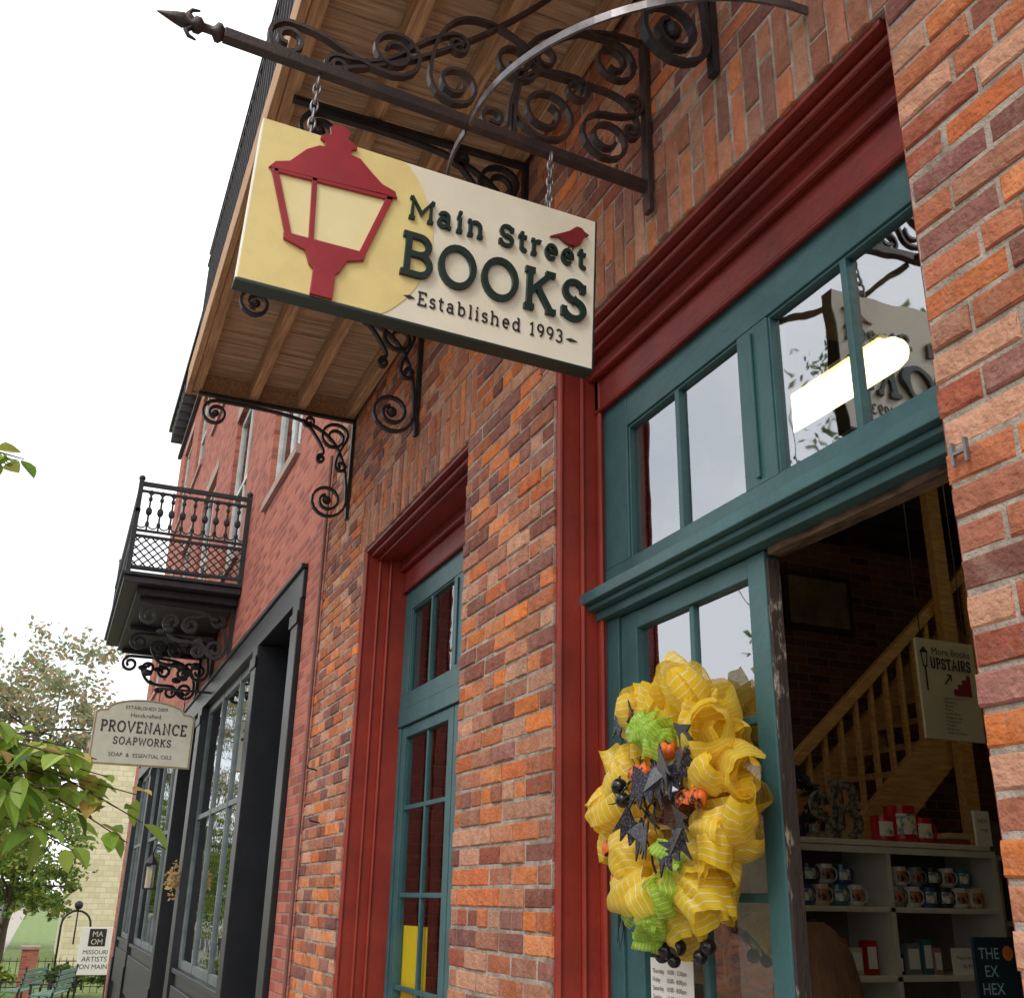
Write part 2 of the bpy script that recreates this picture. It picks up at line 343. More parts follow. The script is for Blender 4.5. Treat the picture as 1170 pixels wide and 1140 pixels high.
# ------------------------------------------------------------ bookshop building
H=.0716
B1=empty('brick_shop_building','aged mixed orange and burgundy brick shop with deep red door and window surrounds','building',(1.5,3,0))
DOOR=(1.40,3.22); WIN=(4.15,5.95); ZT=3.58
def wall_cells(b,x0,x1,y0,y1,z0,z1,ops):
    ys=sorted(set([y0,y1]+[o[0] for o in ops]+[o[1] for o in ops])); zs=sorted(set([z0,z1]+[o[2] for o in ops]+[o[3] for o in ops]))
    for i in range(len(ys)-1):
        for j in range(len(zs)-1):
            cy=(ys[i]+ys[i+1])/2; cz=(zs[j]+zs[j+1])/2
            if any(o[0]<cy<o[1] and o[2]<cz<o[3] for o in ops): continue
            b.box(x0,ys[i],zs[j],x1,ys[i+1],zs[j+1])
b=MB(); wall_cells(b,1.5045,1.80,-4,6.99,0,4.66,[(DOOR[0],DOOR[1],0,ZT),(WIN[0],WIN[1],.6,ZT)]); b.build('mortar',mMortar,B1)
b=MB(); wall_cells(b,1.5,1.80,-4,6.99,4.662,9.5,[(1.6,2.8,4.75,7.2),(4.4,5.6,4.75,7.2)]); b.build('upper_wall',mBrickS,B1)
def brick(b,y0,y1,z0,z1,x=1.5,var=1):
    c=brickcols[R.randrange(len(brickcols))]
    if var<1: m_=(.38,.20,.135); c=tuple(c[i]*var+m_[i]*(1-var) for i in range(3))
    k=R.uniform(.82,1.18); g_=1.16*k; b.cc=(c[0]*g_,c[1]*g_,c[2]*g_,1)
    dx=R.uniform(-.005,.0025); j=lambda:R.uniform(-.0024,.0024); ch=.0045
    nx=max(2,int((y1-y0)/.04)); nz=3 if (z1-z0)<.1 else 6
    grid=[]
    for i in range(nx+1):
        row=[]
        for q in range(nz+1):
            edge=(i in(0,nx)) or (q in(0,nz))
            yy=y0+ch+(y1-y0-2*ch)*i/nx+j()*.8; zz=z0+ch+(z1-z0-2*ch)*q/nz+j()*.8
            row.append(b.av((x+dx+R.uniform(-.0012,.0012)+(.0006 if edge else -.0006),yy,zz)))
        grid.append(row)
    for i in range(nx):
        for q in range(nz): b.f.append([grid[i][q],grid[i][q+1],grid[i+1][q+1],grid[i+1][q]])
    M_=[b.av((x+dx+ch*1.1,y+j()*.6,z+j()*.6)) for y,z in ((y0,z0),(y1,z0),(y1,z1),(y0,z1))]
    K=[b.av((x+.11,y,z)) for y,z in ((y0,z0),(y1,z0),(y1,z1),(y0,z1))]
    rims=[[grid[i][0] for i in range(nx+1)],[grid[nx][q] for q in range(nz+1)],[grid[i][nz] for i in range(nx,-1,-1)],[grid[0][q] for q in range(nz,-1,-1)]]
    for k_ in range(4):
        n=(k_+1)%4; b.f.append(rims[k_]+[M_[n],M_[k_]]); b.f.append([M_[k_],M_[n],K[n],K[k_]])
b=MB(); J=.0115
for k in range(0,65):
    z0=k*H; zc=z0+H/2
    if zc<.6: iv=[(-.6,DOOR[0]),(DOOR[1],6.99)]
    elif zc<ZT: iv=[(-.6,DOOR[0]),(DOOR[1],WIN[0]),(WIN[1],6.99)]
    elif zc<ZT+5*H: iv=[(-.6,1.30),(3.42,4.06),(6.05,6.99)]
    else: iv=[(-.6,6.99)]
    for (a,e) in iv:
        head=(k%6==3); L_=.1075 if head else .215
        y=a; first=True
        if a==-.6:
            n_=0; q=e; first=True
            while q>a+.01:
                l=L_*(.5 if (first and (k%2) and not head) else 1); first=False
                if head and n_==0 and k%2: l=.16
                n_+=1; l*=R.uniform(.97,1.03); p=max(a,q-l)
                if q-p>.03: brick(b,p+J/2,q-(J/2 if q<e-.001 else R.uniform(-.007,.007)),z0+J/2,z0+H-J/2)
                q-=l
            continue
        while y<e-.004:
            l=L_*(.5 if (first and (k%2) and not head) else 1)
            if not first: l*=R.uniform(.97,1.03)
            ye=y+l
            if e-ye<.05: ye=e
            brick(b,y+(J/2 if not first else R.uniform(-.006,.007)),ye-(J/2 if ye<e else R.uniform(-.006,.007)),z0+J/2,z0+H-J/2); y=ye; first=False
b.build('brick_face',mBrick,B1)
for (a,e) in ((1.30,3.42),(4.06,6.05)):
    b=MB(); y=a; i_=0
    while y<e-.03:
        w=H*R.uniform(.97,1.03); zt=ZT+5*H; zb=ZT+R.uniform(-.004,.004)
        if y+w>e: w=e-y
        sp=zb+(.232 if i_%2 else .118); i_+=1
        brick(b,y+J/2,y+w-J/2,zb,sp-J/2,var=.6); brick(b,y+J/2,y+w-J/2,sp+J/2,zt-J/2,var=.6); y+=w
    tag(b.build('soldier_course',mBrick,B1),'upright bricks in a flat arch over the '+('door' if a<2 else 'tall window'))
def surround(name,ya,yb,X,zb,lbl,lip):
    b=MB()
    for (xa,xb,t) in ((1.512,1.60,.022),(1.60,1.66,.036),(1.66,X+.05,.062)):
        b.box(xa,yb-t,zb,xb,yb-.001,ZT-.002); b.box(xa,ya+.001,zb,xb,ya+t*.5,ZT-.002)
    for (x,y,r) in ((1.522,yb-.022,.009),(1.603,yb-.036,.009),(1.664,yb-.064,.008)):
        b.tube([(x,y,zb),(x,y,ZT-.02)],r,8)
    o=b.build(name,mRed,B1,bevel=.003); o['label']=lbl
    b=MB()
    for (xa,xb,t) in ((1.513,1.550,.020),(1.550,1.59,.040),(1.59,X-.045,.058),(X-.045,X-.02,.12),(X-.02,X+.05,.25)):
        b.box(xa,ya+.03,ZT-t,xb,yb-.03,ZT-.001)
    for (x,z,r) in ((1.550,ZT-.038,.010),(1.592,ZT-.060,.008),(X-.045,ZT-.118,.011),(X-.02,ZT-.252,.009)):
        b.tube([(x,ya+.03,z),(x,yb-.03,z)],r,8)
    if lip: b.box(1.497,yb-.01,ZT-.05,1.507,yb+.2,ZT-.006)
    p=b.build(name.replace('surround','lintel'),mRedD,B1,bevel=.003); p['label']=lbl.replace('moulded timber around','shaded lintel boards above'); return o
surround('door_surround',DOOR[0],DOOR[1],1.68,0,'deep red moulded timber around the shop door',True)
surround('window_surround',WIN[0],WIN[1],1.77,.6,'deep red moulded timber around the tall window',False)
def glazing(dy,X,ledge,zbot,name,gm,inset=0.0):
    b=MB(); Y=lambda a:a+dy; x0=X; x1=X+.07; L3=3.17; i=inset
    b.box(x0,Y(2.985+i),2.702,x1,Y(L3),3.33); b.box(x0,Y(1.40),2.702,x1,Y(1.50),3.33)
    b.box(x0+.001,Y(1.501),3.20,x1,Y(2.984+i),3.329)
    b.box(x0+.002,Y(2.155),2.702,x1,Y(2.305),3.199); b.box(x0-.008,Y(2.225),2.72,x0+.001,Y(2.243),3.18)
    for m_ in (2.66+i/2,1.83): b.box(x0+.008,Y(m_-.012),2.702,x0+.036,Y(m_+.012),3.199)
    for (a,e) in ((2.305,2.985+i),(1.50,2.155)):
        b.box(x0+.008,Y(a),2.702,x0+.03,Y(a+.007),3.199); b.box(x0+.008,Y(e-.007),2.702,x0+.03,Y(e),3.199)
        b.box(x0+.0085,Y(a+.007),2.702,x0+.03,Y(e-.007),2.710); b.box(x0+.0085,Y(a+.007),3.191,x0+.03,Y(e-.007),3.1995)
    b.box(x0-.002,Y(1.401),2.612,x1,Y(3.172),2.701)
    if ledge:
        b.box(x0-.085,Y(1.405),2.572,x1,Y(3.205),2.611); b.box(x0-.06,Y(1.406),2.553,x1,Y(3.195),2.571); b.box(x0-.03,Y(1.407),2.52,x1,Y(3.18),2.552)
    else: b.box(x0-.006,Y(1.405),2.52,x1,Y(3.168),2.611)
    b.box(x0+.001,Y(3.075+i),zbot,x1,Y(3.172),2.519); b.box(x0+.001,Y(1.401),zbot,x1,Y(1.43),2.519)
    o=b.build(name,mTeal,B1,bevel=.003)
    g=MB(); g.quad((x0+.026,Y(1.45),3.22),(x0+.026,Y(3.06),3.22),(x0+.026,Y(3.06),2.68),(x0+.026,Y(1.45),2.68)); g.build('pane',gm,o)
    return o
tr=glazing(0,1.68,True,.1,'transom_window',mGlass); tr['label']='teal four pane transom over the shop door'
tw=glazing(2.73,1.77,False,.6,'upper_window',mGlassL,.05); tw['label']='teal four pane top light of the tall window'
def leaf(ya,yb,X,zb,name,parent,hor=(2.07,1.62,1.17),kick=.75,thick=.045,st=.105,gm=None):
    b=MB(); a=ya; e=yb
    b.box(X,a,zb,X+thick,a+.08,2.515); b.box(X,e-st,zb,X+thick,e,2.515)
    b.box(X+.001,a+.08,2.455,X+thick,e-st,2.514); b.box(X+.001,a+.08,zb,X+thick,e-st,kick)
    m_=(a+.08+e-st)/2; b.box(X+.012,m_-.012,kick,X+.036,m_+.012,2.455)
    for h in hor: b.box(X+.013,a+.08,h-.012,X+.035,e-st,h+.012)
    o=b.build(name,mTeal,parent,bevel=.003)
    g=MB(); g.quad((X+.024,a+.04,2.48),(X+.024,e-.05,2.48),(X+.024,e-.05,kick-.03),(X+.024,a+.04,kick-.03)); g.build('pane',gm or mGlass,o); return o
dl=leaf(2.255,3.07,1.69,.12,'door',B1); dl['label']='closed left leaf of the teal double door carrying the wreath'
h=MB(); h.tube([(1.65,2.30,1.15),(1.635,2.30,1.12),(1.635,2.30,.98),(1.65,2.30,.95)],.008,8); h.build('handle',mIronB,dl)
w=MB(); w.box(1.695,2.243,.12,1.732,2.2545,2.49); tag(w.build('worn_edge',mWorn,B1),'scuffed dark bare wood along the door meeting edge')
w=MB(); w.box(1.692,1.43,2.499,1.742,2.2375,2.519); tag(w.build('worn_head',mWornH,B1),'rough bare timber strip at the head of the open door')
leaf(1.45+2.73,2.245+2.73,1.78,.7,'window_leaf',B1,gm=mGlassL); leaf(2.255+2.73,3.12+2.73,1.78,.7,'window_leaf',B1,st=.07,gm=mGlassL)
b=MB(); b.box(1.47,WIN[0]-.05,.53,1.9,WIN[1]+.05,.6); b.build('sill',mRed,B1,bevel=.005)
b=MB(); b.box(1.80,1.432,.12,2.5,1.47,2.50); b.build('open_door',mTeal,B1,bevel=.003)
b=MB(); b.box(1.801,-3.9,-.05,9.4,6.95,.10); b.build('floor',mFloor,B1)
b=MB(); b.box(1.801,-3.9,4.60,9.4,6.95,4.66); b.build('ceiling',mCeil,B1)
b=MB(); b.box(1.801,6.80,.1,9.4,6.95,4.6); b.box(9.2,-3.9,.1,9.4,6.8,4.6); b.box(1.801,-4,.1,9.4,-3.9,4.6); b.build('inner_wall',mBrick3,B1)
b=MB(); b.box(1.801,-4,4.662,9.6,6.99,9.4); b.box(9.41,-4,0,9.6,6.98,4.66); b.box(1.801,-4.2,0,9.6,-4.01,4.66); b.build('upper_storey',mBrickS,B1)
b=MB()
for k in range(11): b.box(1.82,-3.5+k*.95,4.42,9.1,-3.42+k*.95,4.598)
b.build('ceiling_beams',mDark,B1)
b=MB(); b.box(1.3,-4.1,9.5,9.7,7.0,9.7); b.build('roof',mDark,B1)
for y in (1.6,4.4):
    b=MB(); b.box(1.6,y,4.75,1.66,y+1.2,7.2); b.build('balcony_door',mTeal,B1)
# ------------------------------------------------------------ hanging sign bracket
SB=empty('iron_sign_bracket','wrought iron wall arm with scrollwork, pointed finial and curved side braces','sign bracket',(1.5,2.45,3.8))
P0=Vector((1.5,2.46,3.80)); P1=Vector((.10,2.41,3.842))
b=MB(); b.beam(P0,P1,.034,.034); b.beam((1.482,2.455,3.70),(1.482,2.455,4.42),.04,.02,(1,0,0)); b.build('arm',mIron,SB,bevel=.003)
b=MB(); d=(P1-P0).normalized()
pr=[(0,.018),(.01,.028),(.02,.028),(.03,.013),(.055,.013),(.065,.024),(.08,.024),(.09,.01),(.11,.022),(.135,.016),(.18,.002)]
b.tube([P1+d*t for t,_ in pr],[r for _,r in pr],10)
for s_ in (-1,1):
    b.tube([P1+d*t+Vector((0,0,s_*h_)) for t,h_ in ((.075,.0),(.10,.03),(.09,.046),(.07,.052))],[.008,.008,.006,.003],6)
b.build('finial',mIron,SB,smooth=True)
f=lambda u,v,d: Vector((u,2.452+d,v))
SC=[scroll((.28,3.935),.062,90,-1,(.60,4.01),.088,270,1,.5,1.5,1.7),
    scroll((.80,3.965),.085,180,-1,(1.0,4.13),.085,60,-1,.6,1.5,1.6),
    scroll((.43,3.89),.04,90,-1,(.80,4.12),.04,120,-1,.45),
    scroll((1.11,3.965),.115,180,-1,(1.36,4.27),.09,90,-1,.5,1.7,1.6),
    scroll((1.33,3.94),.10,90,-1,(1.43,4.12),.035,0,1,.3,1.7),
    scroll((1.10,4.19),.06,270,1,(1.42,4.0),.03,0,-1,.5),
    scroll((.93,3.88),.05,0,1,(1.22,4.10),.05,90,-1,.5),
    bez((1.0,3.84),(.98,4.2),(1.2,4.42),(1.475,4.40),20),
    bez((.36,3.86),(.7,3.96),(1.0,4.3),(1.20,4.56),20)]
for i,s_ in enumerate(SC):
    b=MB(); b.sweep(s_,.0058,-.013+.0005*i,.013+.0005*i,f); b.build('scroll',mIron,SB)
for sgn in (-1,1):
    b=MB(); y=lambda q:2.43+sgn*q
    pts=bez((.84,y(.02)),(.80,y(.35)),(1.10,y(.78)),(1.498,y(.78)),24)
    b.sweep(pts,.004,-.013,.013,lambda u,v,d:Vector((u,v,3.80+d))); b.build('side_brace',mBrace,SB)
# ------------------------------------------------------------ hanging sign
TI=math.radians(1.9)
SG=empty('hanging_shop_sign','large cream and yellow hanging board with a red street lamp, bird and raised green lettering','sign',(.738,2.425,3.32),rot=(0,TI,0))
fl=lambda u,v,d: Vector((u,-.025-d,v))
b=MB(); b.box(-.512,-.0245,-.258,.512,.0245,.258); b.build('board',mCream,SG,local=True,bevel=.002)
b=MB(); b.box(-.514,-.027,-.266,.514,.027,-.2585); b.box(.5125,-.026,-.258,.516,.026,.258); b.build('dark_edge',mSignGreen,SG,local=True)
b=MB(); pts=[(max(-.508,min(.6,-.325+.325*math.cos(t))),max(-.256,min(.256,.01+.34*math.sin(t)))) for t in [2*PI*k/90 for k in range(90)]]
b.poly(pts,.0005,.0016,fl); tag(b.build('glow_disc',mYel,SG,local=True),'faded yellow disc of light behind the lamp')
b=MB()
roof=[(-.478,.096),(-.462,.12),(-.425,.135),(-.385,.19),(-.352,.215),(-.338,.216),(-.338,.232),(-.352,.24),(-.352,.252),(-.325,.262),(-.33,.288),(-.312,.302),(-.288,.302),(-.27,.288),(-.275,.262),(-.248,.252),(-.248,.24),(-.262,.232),(-.262,.216),(-.235,.212),(-.195,.175),(-.165,.15),(-.125,.138),(-.118,.118),(-.16,.118),(-.35,.104)]
b.poly(roof,.0025,.012,fl)
for (p,q,t) in (((-.462,.10),(-.398,-.10),.009),((-.352,.105),(-.338,-.10),.007),((-.137,.12),(-.200,-.10),.009),((-.462,.094),(-.13,.112),.006)):
    b.sweep([p,q],t,.0035,.011,fl)
b.poly([(-.412,-.092),(-.188,-.088),(-.190,-.112),(-.235,-.13),(-.252,-.17),(-.262,-.18),(-.262,-.257),(-.322,-.257),(-.322,-.18),(-.335,-.168),(-.35,-.13),(-.41,-.112)],.003,.0125,fl)
b.build('lamp_emblem',mSignRed,SG,local=True,bevel=.0012)
mLG=mat('lamp_cream',lin(242,232,180),lin(238,222,160),rough=.5)
for q in ([(-.450,.09),(-.358,.096),(-.344,-.088),(-.396,-.090)],[(-.346,.097),(-.148,.108),(-.204,-.086),(-.332,-.088)]):
    b=MB(); b.poly(q,.0019,.0028,fl); b.build('lamp_glass',mLG,SG,local=True)
b=MB(); stext(b,'Main Street',fl,-.082,.072,.565,.066,.0105,.0005,.011,.08); b.build('upper_lettering',mSignGreen,SG,local=True)
b=MB(); stext(b,'BOOKS',fl,-.094,-.112,.585,.124,.0175,.0005,.014,.07); b.build('main_lettering',mSignGreen,SG,local=True)
b=MB(); stext(b,'Established 1993',fl,-.03,-.198,.445,.040,.0048,.0005,.0028,.12)
b.poly([(-.07,-.182),(-.052,-.188),(-.036,-.182),(-.052,-.176)],.0005,.0028,fl); b.poly([(.424,-.182),(.44,-.188),(.462,-.182),(.44,-.176)],.0005,.0028,fl)
b.build('small_lettering',mSignBlack,SG,local=True)
bird=[(.350,.150),(.385,.158),(.40,.146),(.42,.138),(.445,.140),(.462,.155),(.472,.178),(.474,.192),(.492,.198),(.474,.206),(.464,.217),(.446,.218),(.434,.208),(.42,.193),(.40,.180),(.375,.165)]
bird=[(.43+(x-.43)*.9,.138+(z-.138)*.9) for x,z in bird]
b=MB(); b.poly(bird,.0005,.012,fl); b.sweep([(.425,.142),(.422,.13)],.002,.001,.008,fl); b.sweep([(.437,.142),(.436,.13)],.002,.001,.008,fl)
b.build('bird_emblem',mMaroon,SG,local=True)
for ux in (-.378,.363):
    b=MB(); z=.262
    k=0
    while z<.47:
        c=Vector((ux,0,z+.017)); pts=[]
        for t in range(12):
            a=2*PI*t/12; e=.010*math.cos(a); q=.021*math.sin(a)
            pts.append(c+(Vector((e,0,q)) if k%2 else Vector((0,e,q))))
        b.tube(pts,.0034,6,True); z+=.031; k+=1
    b.build('chain',mSteel,SG,local=True,smooth=True)
# ------------------------------------------------------------ wooden balcony
WB=empty('wooden_balcony','weathered timber balcony deck on black scroll brackets above the shop sign','balcony',(1.5,3.5,4.67))
b=MB(); y=.6
while y<6.44:
    w=.138; b.box(.42+R.uniform(-.006,.006),y,4.80+R.uniform(-.003,.003),1.497,min(y+w,6.46),4.835); y+=w+.011
tag(b.build('deck_boards',mDeck,WB),'brown deck boards laid across the balcony')
for x in (.44,.80,1.12,1.455):
    b=MB(); b.box(x-.03,.6,4.665,x+.03,6.455,4.796); b.build('joist',mJoist,WB,bevel=.005)
for q in ((.372,.58,4.655,.408,6.50,4.845),(.4095,6.458,4.656,1.495,6.495,4.844)):
    b=MB(); b.box(*q); b.build('rim_board',mJoist,WB,bevel=.004)
b=MB()
yy=.62
while yy<6.46:
    b.box(.398,yy-.007,4.84,.412,yy+.007,5.70); yy+=.105
for z in (4.90,5.62,5.72): b.box(.394,.58,z,.416,6.48,z+.018)
xx=.52
while xx<1.48: b.box(xx,6.452,4.84,xx+.014,6.466,5.70); xx+=.105
for z in (4.901,5.621,5.721): b.box(.417,6.448,z,1.49,6.47,z+.018)
tag(b.build('railing',mIronB,WB),'black iron picket railing around the deck')
def bracket(y):
    f=lambda u,v,d:Vector((u,y+d,v)); b=MB()
    b.box(.45,y-.016,4.632,1.474,y+.016,4.652); b.box(1.475,y-.017,3.93,1.497,y+.017,4.6525)
    for i,s_ in enumerate((scroll((.57,4.52),.09,90,-1,(1.345,4.045),.125,0,-1,.55,1.5,1.7),
                           scroll((1.36,4.50),.10,60,-1,(1.42,4.30),.04,180,1,.4,1.5,1.2),
                           scroll((1.18,4.585),.04,200,-1,(1.28,4.33),.03,90,1,.3))):
        b.sweep(s_,.0075,-.015+.0007*i,.015+.0007*i,f)
    b.ball((1.345,y,4.045),.03); b.ball((.57,y,4.52),.024)
    return b.build('scroll_bracket',mIronB,WB)
for y in (6.42,4.95,3.5,2.06): bracket(y)
# ------------------------------------------------------------ second building
B2=empty('red_brick_row_building','smoother red brick building with black storefront and dentil cornice','building',(1.5,15,0))
WY=(8.5,11.8,15.2,18.2,21.2); WW=1.55
b=MB(); ops=[(7.6,22.6,-1.2,3.93)]+[(y,y+WW,5.3,7.6) for y in WY]+[(y,y+WW,8.9,10.8) for y in WY]
wall_cells(b,1.5,1.85,7.01,24,-1.2,11.6,ops); b.box(1.851,7.01,0,10,7.3,11.6); b.box(1.851,23.7,-1.2,10,24,11.6); b.box(9.8,7.3,-1.2,10,23.7,11.6)
b.build('wall',mBrick2,B2)
b=MB(); b.box(1.15,6.98,11.98,10.1,24.4,12.12); b.box(1.3,7.0,11.75,1.49,24.25,11.979); b.box(1.42,7.02,11.2,1.498,24.1,11.3); b.box(1.501,7.02,11.601,10,24,11.75)
y=7.1
while y<24.1: b.box(1.2,y,11.5,1.498,y+.12,11.97); y+=.45
b.build('cornice',mat('dark_cornice',lin(66,62,64),lin(48,46,50),rough=.6),B2)
b=MB(); b.box(1.6,23.2,12.12,2.3,23.95,13.1); b.box(1.55,23.15,13.1,2.35,24.0,13.25); b.build('chimney',mBrick2,B2)
mSash=mat('sash_paint',lin(206,206,200),rough=.5); mTrim=mat('stone_trim',lin(176,150,138),rough=.8); mCurt=mat('curtain',lin(90,88,84),rough=.9)
for z0,z1 in ((5.3,7.6),(8.9,10.8)):
    for y in WY:
        b=MB(); e=y+WW; m_=y+WW/2
        b.box(1.56,y,z0,1.62,y+.09,z1); b.box(1.56,e-.09,z0,1.62,e,z1); b.box(1.561,y+.09,z1-.1,1.62,e-.09,z1); b.box(1.561,y+.09,z0,1.62,e-.09,z0+.08)
        b.box(1.565,y+.09,(z0+z1)/2-.03,1.61,e-.09,(z0+z1)/2+.03); b.box(1.57,m_-.03,z0+.08,1.6,m_+.03,z1-.1)
        o=b.build('window',mSash,B2)
        g=MB(); g.quad((1.59,y,z0),(1.59,e,z0),(1.59,e,z1),(1.59,y,z1)); g.build('pane',mGlass,o)
        s_=MB(); s_.box(1.46,y-.06,z0-.09,1.56,e+.06,z0-.002); s_.build('sill',mTrim,o)
        s_=MB(); s_.box(1.49,y-.06,z1+.002,1.499,e+.06,z1+.2); s_.build('lintel',mTrim,o)
        k=MB(); k.quad((1.75,y,z0),(1.75,e,z0),(1.75,e,z1),(1.75,y,z1)); k.build('curtain',mCurt,o)
b=MB()
for (a,e) in ((7.62,7.86),(9.36,9.6),(13.05,13.4),(14.95,15.25),(19.35,19.65),(22.3,22.58)):
    b.box(1.46,a,-1.2,1.75,e,3.70); b.box(1.445,a-.02,-1.2,1.459,e+.02,.5); b.box(1.445,a-.02,3.5,1.459,e+.02,3.6)
b.box(1.47,7.61,3.701,1.80,22.59,3.925); b.box(1.445,7.60,3.93,1.498,22.62,3.965)
for (a,e) in ((9.6,13.05),(15.25,19.35),(19.65,22.3)): b.box(1.52,a,-1.2,1.74,e,.8); b.box(1.48,a+.1,.12,1.519,e-.1,.68); b.box(1.48,a,.8,1.74,e,.85)
b.build('storefront',mBlack,B2,bevel=.006)
mGS=mat('grey_sash',lin(112,122,122),lin(90,98,98),rough=.5)
for (a,e) in ((9.6,13.05),(15.25,19.35),(19.65,22.3)):
    b=MB(); n=3; w_=(e-a)/n
    for k in range(n+1):
        y=a+k*w_; b.box(1.545,y-.025 if k else y,.851,1.60,y+.025 if k<n else y,3.699)
    b.box(1.55,a,2.40,1.595,e,2.45); b.box(1.55,a,3.62,1.596,e,3.6995); b.box(1.55,a,.8505,1.596,e,.93)
    o=b.build('shop_window',mGS,B2)
    g=MB(); g.quad((1.57,a,.85),(1.57,e,.85),(1.57,e,3.7),(1.57,a,3.7)); g.build('pane',mGlass2,o)
for (a,e) in ((7.86,9.36),(13.4,14.95)):
    b=MB(); b.box(2.3,a,-.2,2.36,e,.9); b.box(2.3,a,.9,2.36,a+.14,3.7); b.box(2.3,e-.14,.9,2.36,e,3.7); b.box(2.301,a+.14,2.5,2.36,e-.14,2.6); b.box(2.301,a+.14,3.55,2.36,e-.14,3.7)
    o=b.build('door',mBlack,B2)
    g=MB(); g.quad((2.33,a+.1,.9),(2.33,e-.1,.9),(2.33,e-.1,3.6),(2.33,a+.1,3.6)); g.build('pane',mGlass2,o)
b=MB(); b.box(1.76,7.62,-1.2,4.8,22.6,.0); b.box(4.8,7.6,-1.2,4.9,22.6,3.95); b.box(1.86,7.35,3.95,4.9,22.6,4.05); b.box(1.76,7.35,0,4.8,7.6,3.9); b.box(1.76,22.61,-1.2,4.8,22.8,3.94)
for y in (9.48,13.2,15.1): b.box(1.76,y-.05,0,2.6,y+.05,3.7)
b.build('shop_interior',mDark,B2)
b=MB(); b.tube([(1.47,6.97,0),(1.47,6.97,4.6)],.012,8)
tag(b.build('conduit_pipe',mat('conduit',lin(130,90,80),rough=.6)),'thin painted conduit pipe running up the joint between the two brick buildings','pipe')
for (y,z,l) in ((6.55,2.02,'lower'),(6.75,2.35,'upper'),):
    b=MB(); b.tube([(1.51,y,z),(1.44,y-.02,z+.01),(1.435,y-.02,z+.025)],.005,6); tag(b.build('wall_hook',mIronB),l+' rusty iron hook stuck out of the brick beside the tall window','hook')
b=MB(); b.box(1.482,1.335,2.392,1.491,1.341,2.440); b.box(1.482,1.368,2.392,1.491,1.374,2.440); b.box(1.482,1.341,2.413,1.4905,1.368,2.419)
tag(b.build('wall_clip',mSteel),'small pale metal clip fixed on the right brick pier','clip')
# ------------------------------------------------------------ black iron balcony
IB=empty('iron_balcony','black cast iron balcony with lattice railing on the far red building','balcony',(1.5,12.7,4.6))
b=MB(); b.box(.30,11.1,4.60,1.495,14.4,4.67); b.box(.27,11.07,4.671,1.495,14.44,4.71); b.box(.45,11.25,4.52,1.494,14.25,4.599); b.build('platform',mIronB,IB,bevel=.008)
def rail_panel(b,fr,L_):
    for v,t in ((.06,.016),(.40,.014),(.46,.012),(.90,.012),(.98,.024)): b.sweep([(0,v),(L_,v)],t,-.016,.016,fr)
    n=max(2,int(round(L_/.12)))
    for k in range(n+1):
        u=L_*k/n
        b.sweep([(u,.46),(u,.92)],.010,-.0105,.0105,fr)
        for v,r in ((.54,.022),(.68,.034),(.82,.022)):
            b.ball(fr(u,v,0),r,6,5,(1,1,1.5))
        if k<n: b.sweep(arc(u+L_/n/2,.84,L_/n/2,.06,0,180,6),.007,-.007,.007,fr); b.sweep(arc(u+L_/n/2,.56,L_/n/2,.07,180,360,6),.006,-.0065,.0065,fr)
    n=max(2,int(round(L_/.09))); w=L_/n
    for k in range(n):
        for q in (.06,.145,.23,.315):
            b.sweep([(k*w,q),((k+1)*w,q+.085)],.006,-.007,.007,fr); b.sweep([(k*w,q+.085),((k+1)*w,q)],.006,-.0065,.0075,fr)
            b.ball(fr(k*w+w/2,q+.042,0),.015,5,4)
for fr,L_ in ((lambda u,v,d:Vector((.33+u,11.12+d,4.71+v)),1.16),(lambda u,v,d:Vector((.33+d,11.12+u,4.71+v)),3.26),(lambda u,v,d:Vector((.33+u,14.38+d,4.71+v)),1.16)):
    b=MB(); rail_panel(b,fr,L_); b.build('railing',mIronB,IB)
for (x,y) in ((.33,11.12),(.33,14.38),(1.47,11.12)):
    b=MB(); b.box(x-.025,y-.025,4.7,x+.025,y+.025,5.73); b.ball((x,y,5.75),.035); b.build('post',mIronB,IB)
for y in (11.4,12.75,14.1):
    b=MB(); f=lambda u,v,d:Vector((u,y+d,v))
    b.box(1.46,y-.03,3.99,1.496,y+.03,4.52); b.box(.5,y-.03,4.47,1.459,y+.03,4.519)
    for i,s_ in enumerate((scroll((.62,4.34),.10,90,-1,(1.33,4.05),.11,0,-1,.5,1.4,1.5),scroll((1.05,4.28),.09,90,-1,(1.34,4.36),.07,180,1,.4),scroll((.85,4.3),.08,200,1,(1.15,4.02),.08,90,-1,.5))):
        b.sweep(s_,.016,-.02+.001*i,.02+.001*i,f)
    for k in range(11):
        b.ball((R.uniform(.75,1.4),y+R.uniform(-.04,.04),R.uniform(3.98,4.38)),R.uniform(.025,.05),6,5,(1.5,.6,1))
    b.build('leafy_bracket',mIronB,IB)
# ------------------------------------------------------------ soap shop sign
PS=empty('soap_shop_sign','pale arched top hanging sign reading in small serif capitals below the iron balcony','sign',(.81,12.5,3.25))
o0=Vector((.80,12.5,3.27)); w2=.535
f2=lambda u,v,d:o0+Vector((u,-.02-d,v))
out=[(-w2,-.36),(w2,-.36),(w2,.20),(w2-.04,.23)]+[(w2*.78*math.cos(math.radians(a)),.235+.13*math.sin(math.radians(a))) for a in range(0,181,12)]+[(-w2+.04,.23),(-w2,.20)]
b=MB(); b.poly(out,-.04,0,f2); b.build('board',mat('soap_sign_grey',lin(204,200,182),lin(192,188,170),rough=.5),PS)
b=MB(); b.sweep([(x*.975,y*.97-.001) for x,y in out],.006,.0005,.004,f2,True); b.build('border',mat('brass_border',lin(150,130,80),rough=.4),PS)
mLet=mat('charcoal_letter',lin(48,46,44),rough=.6)
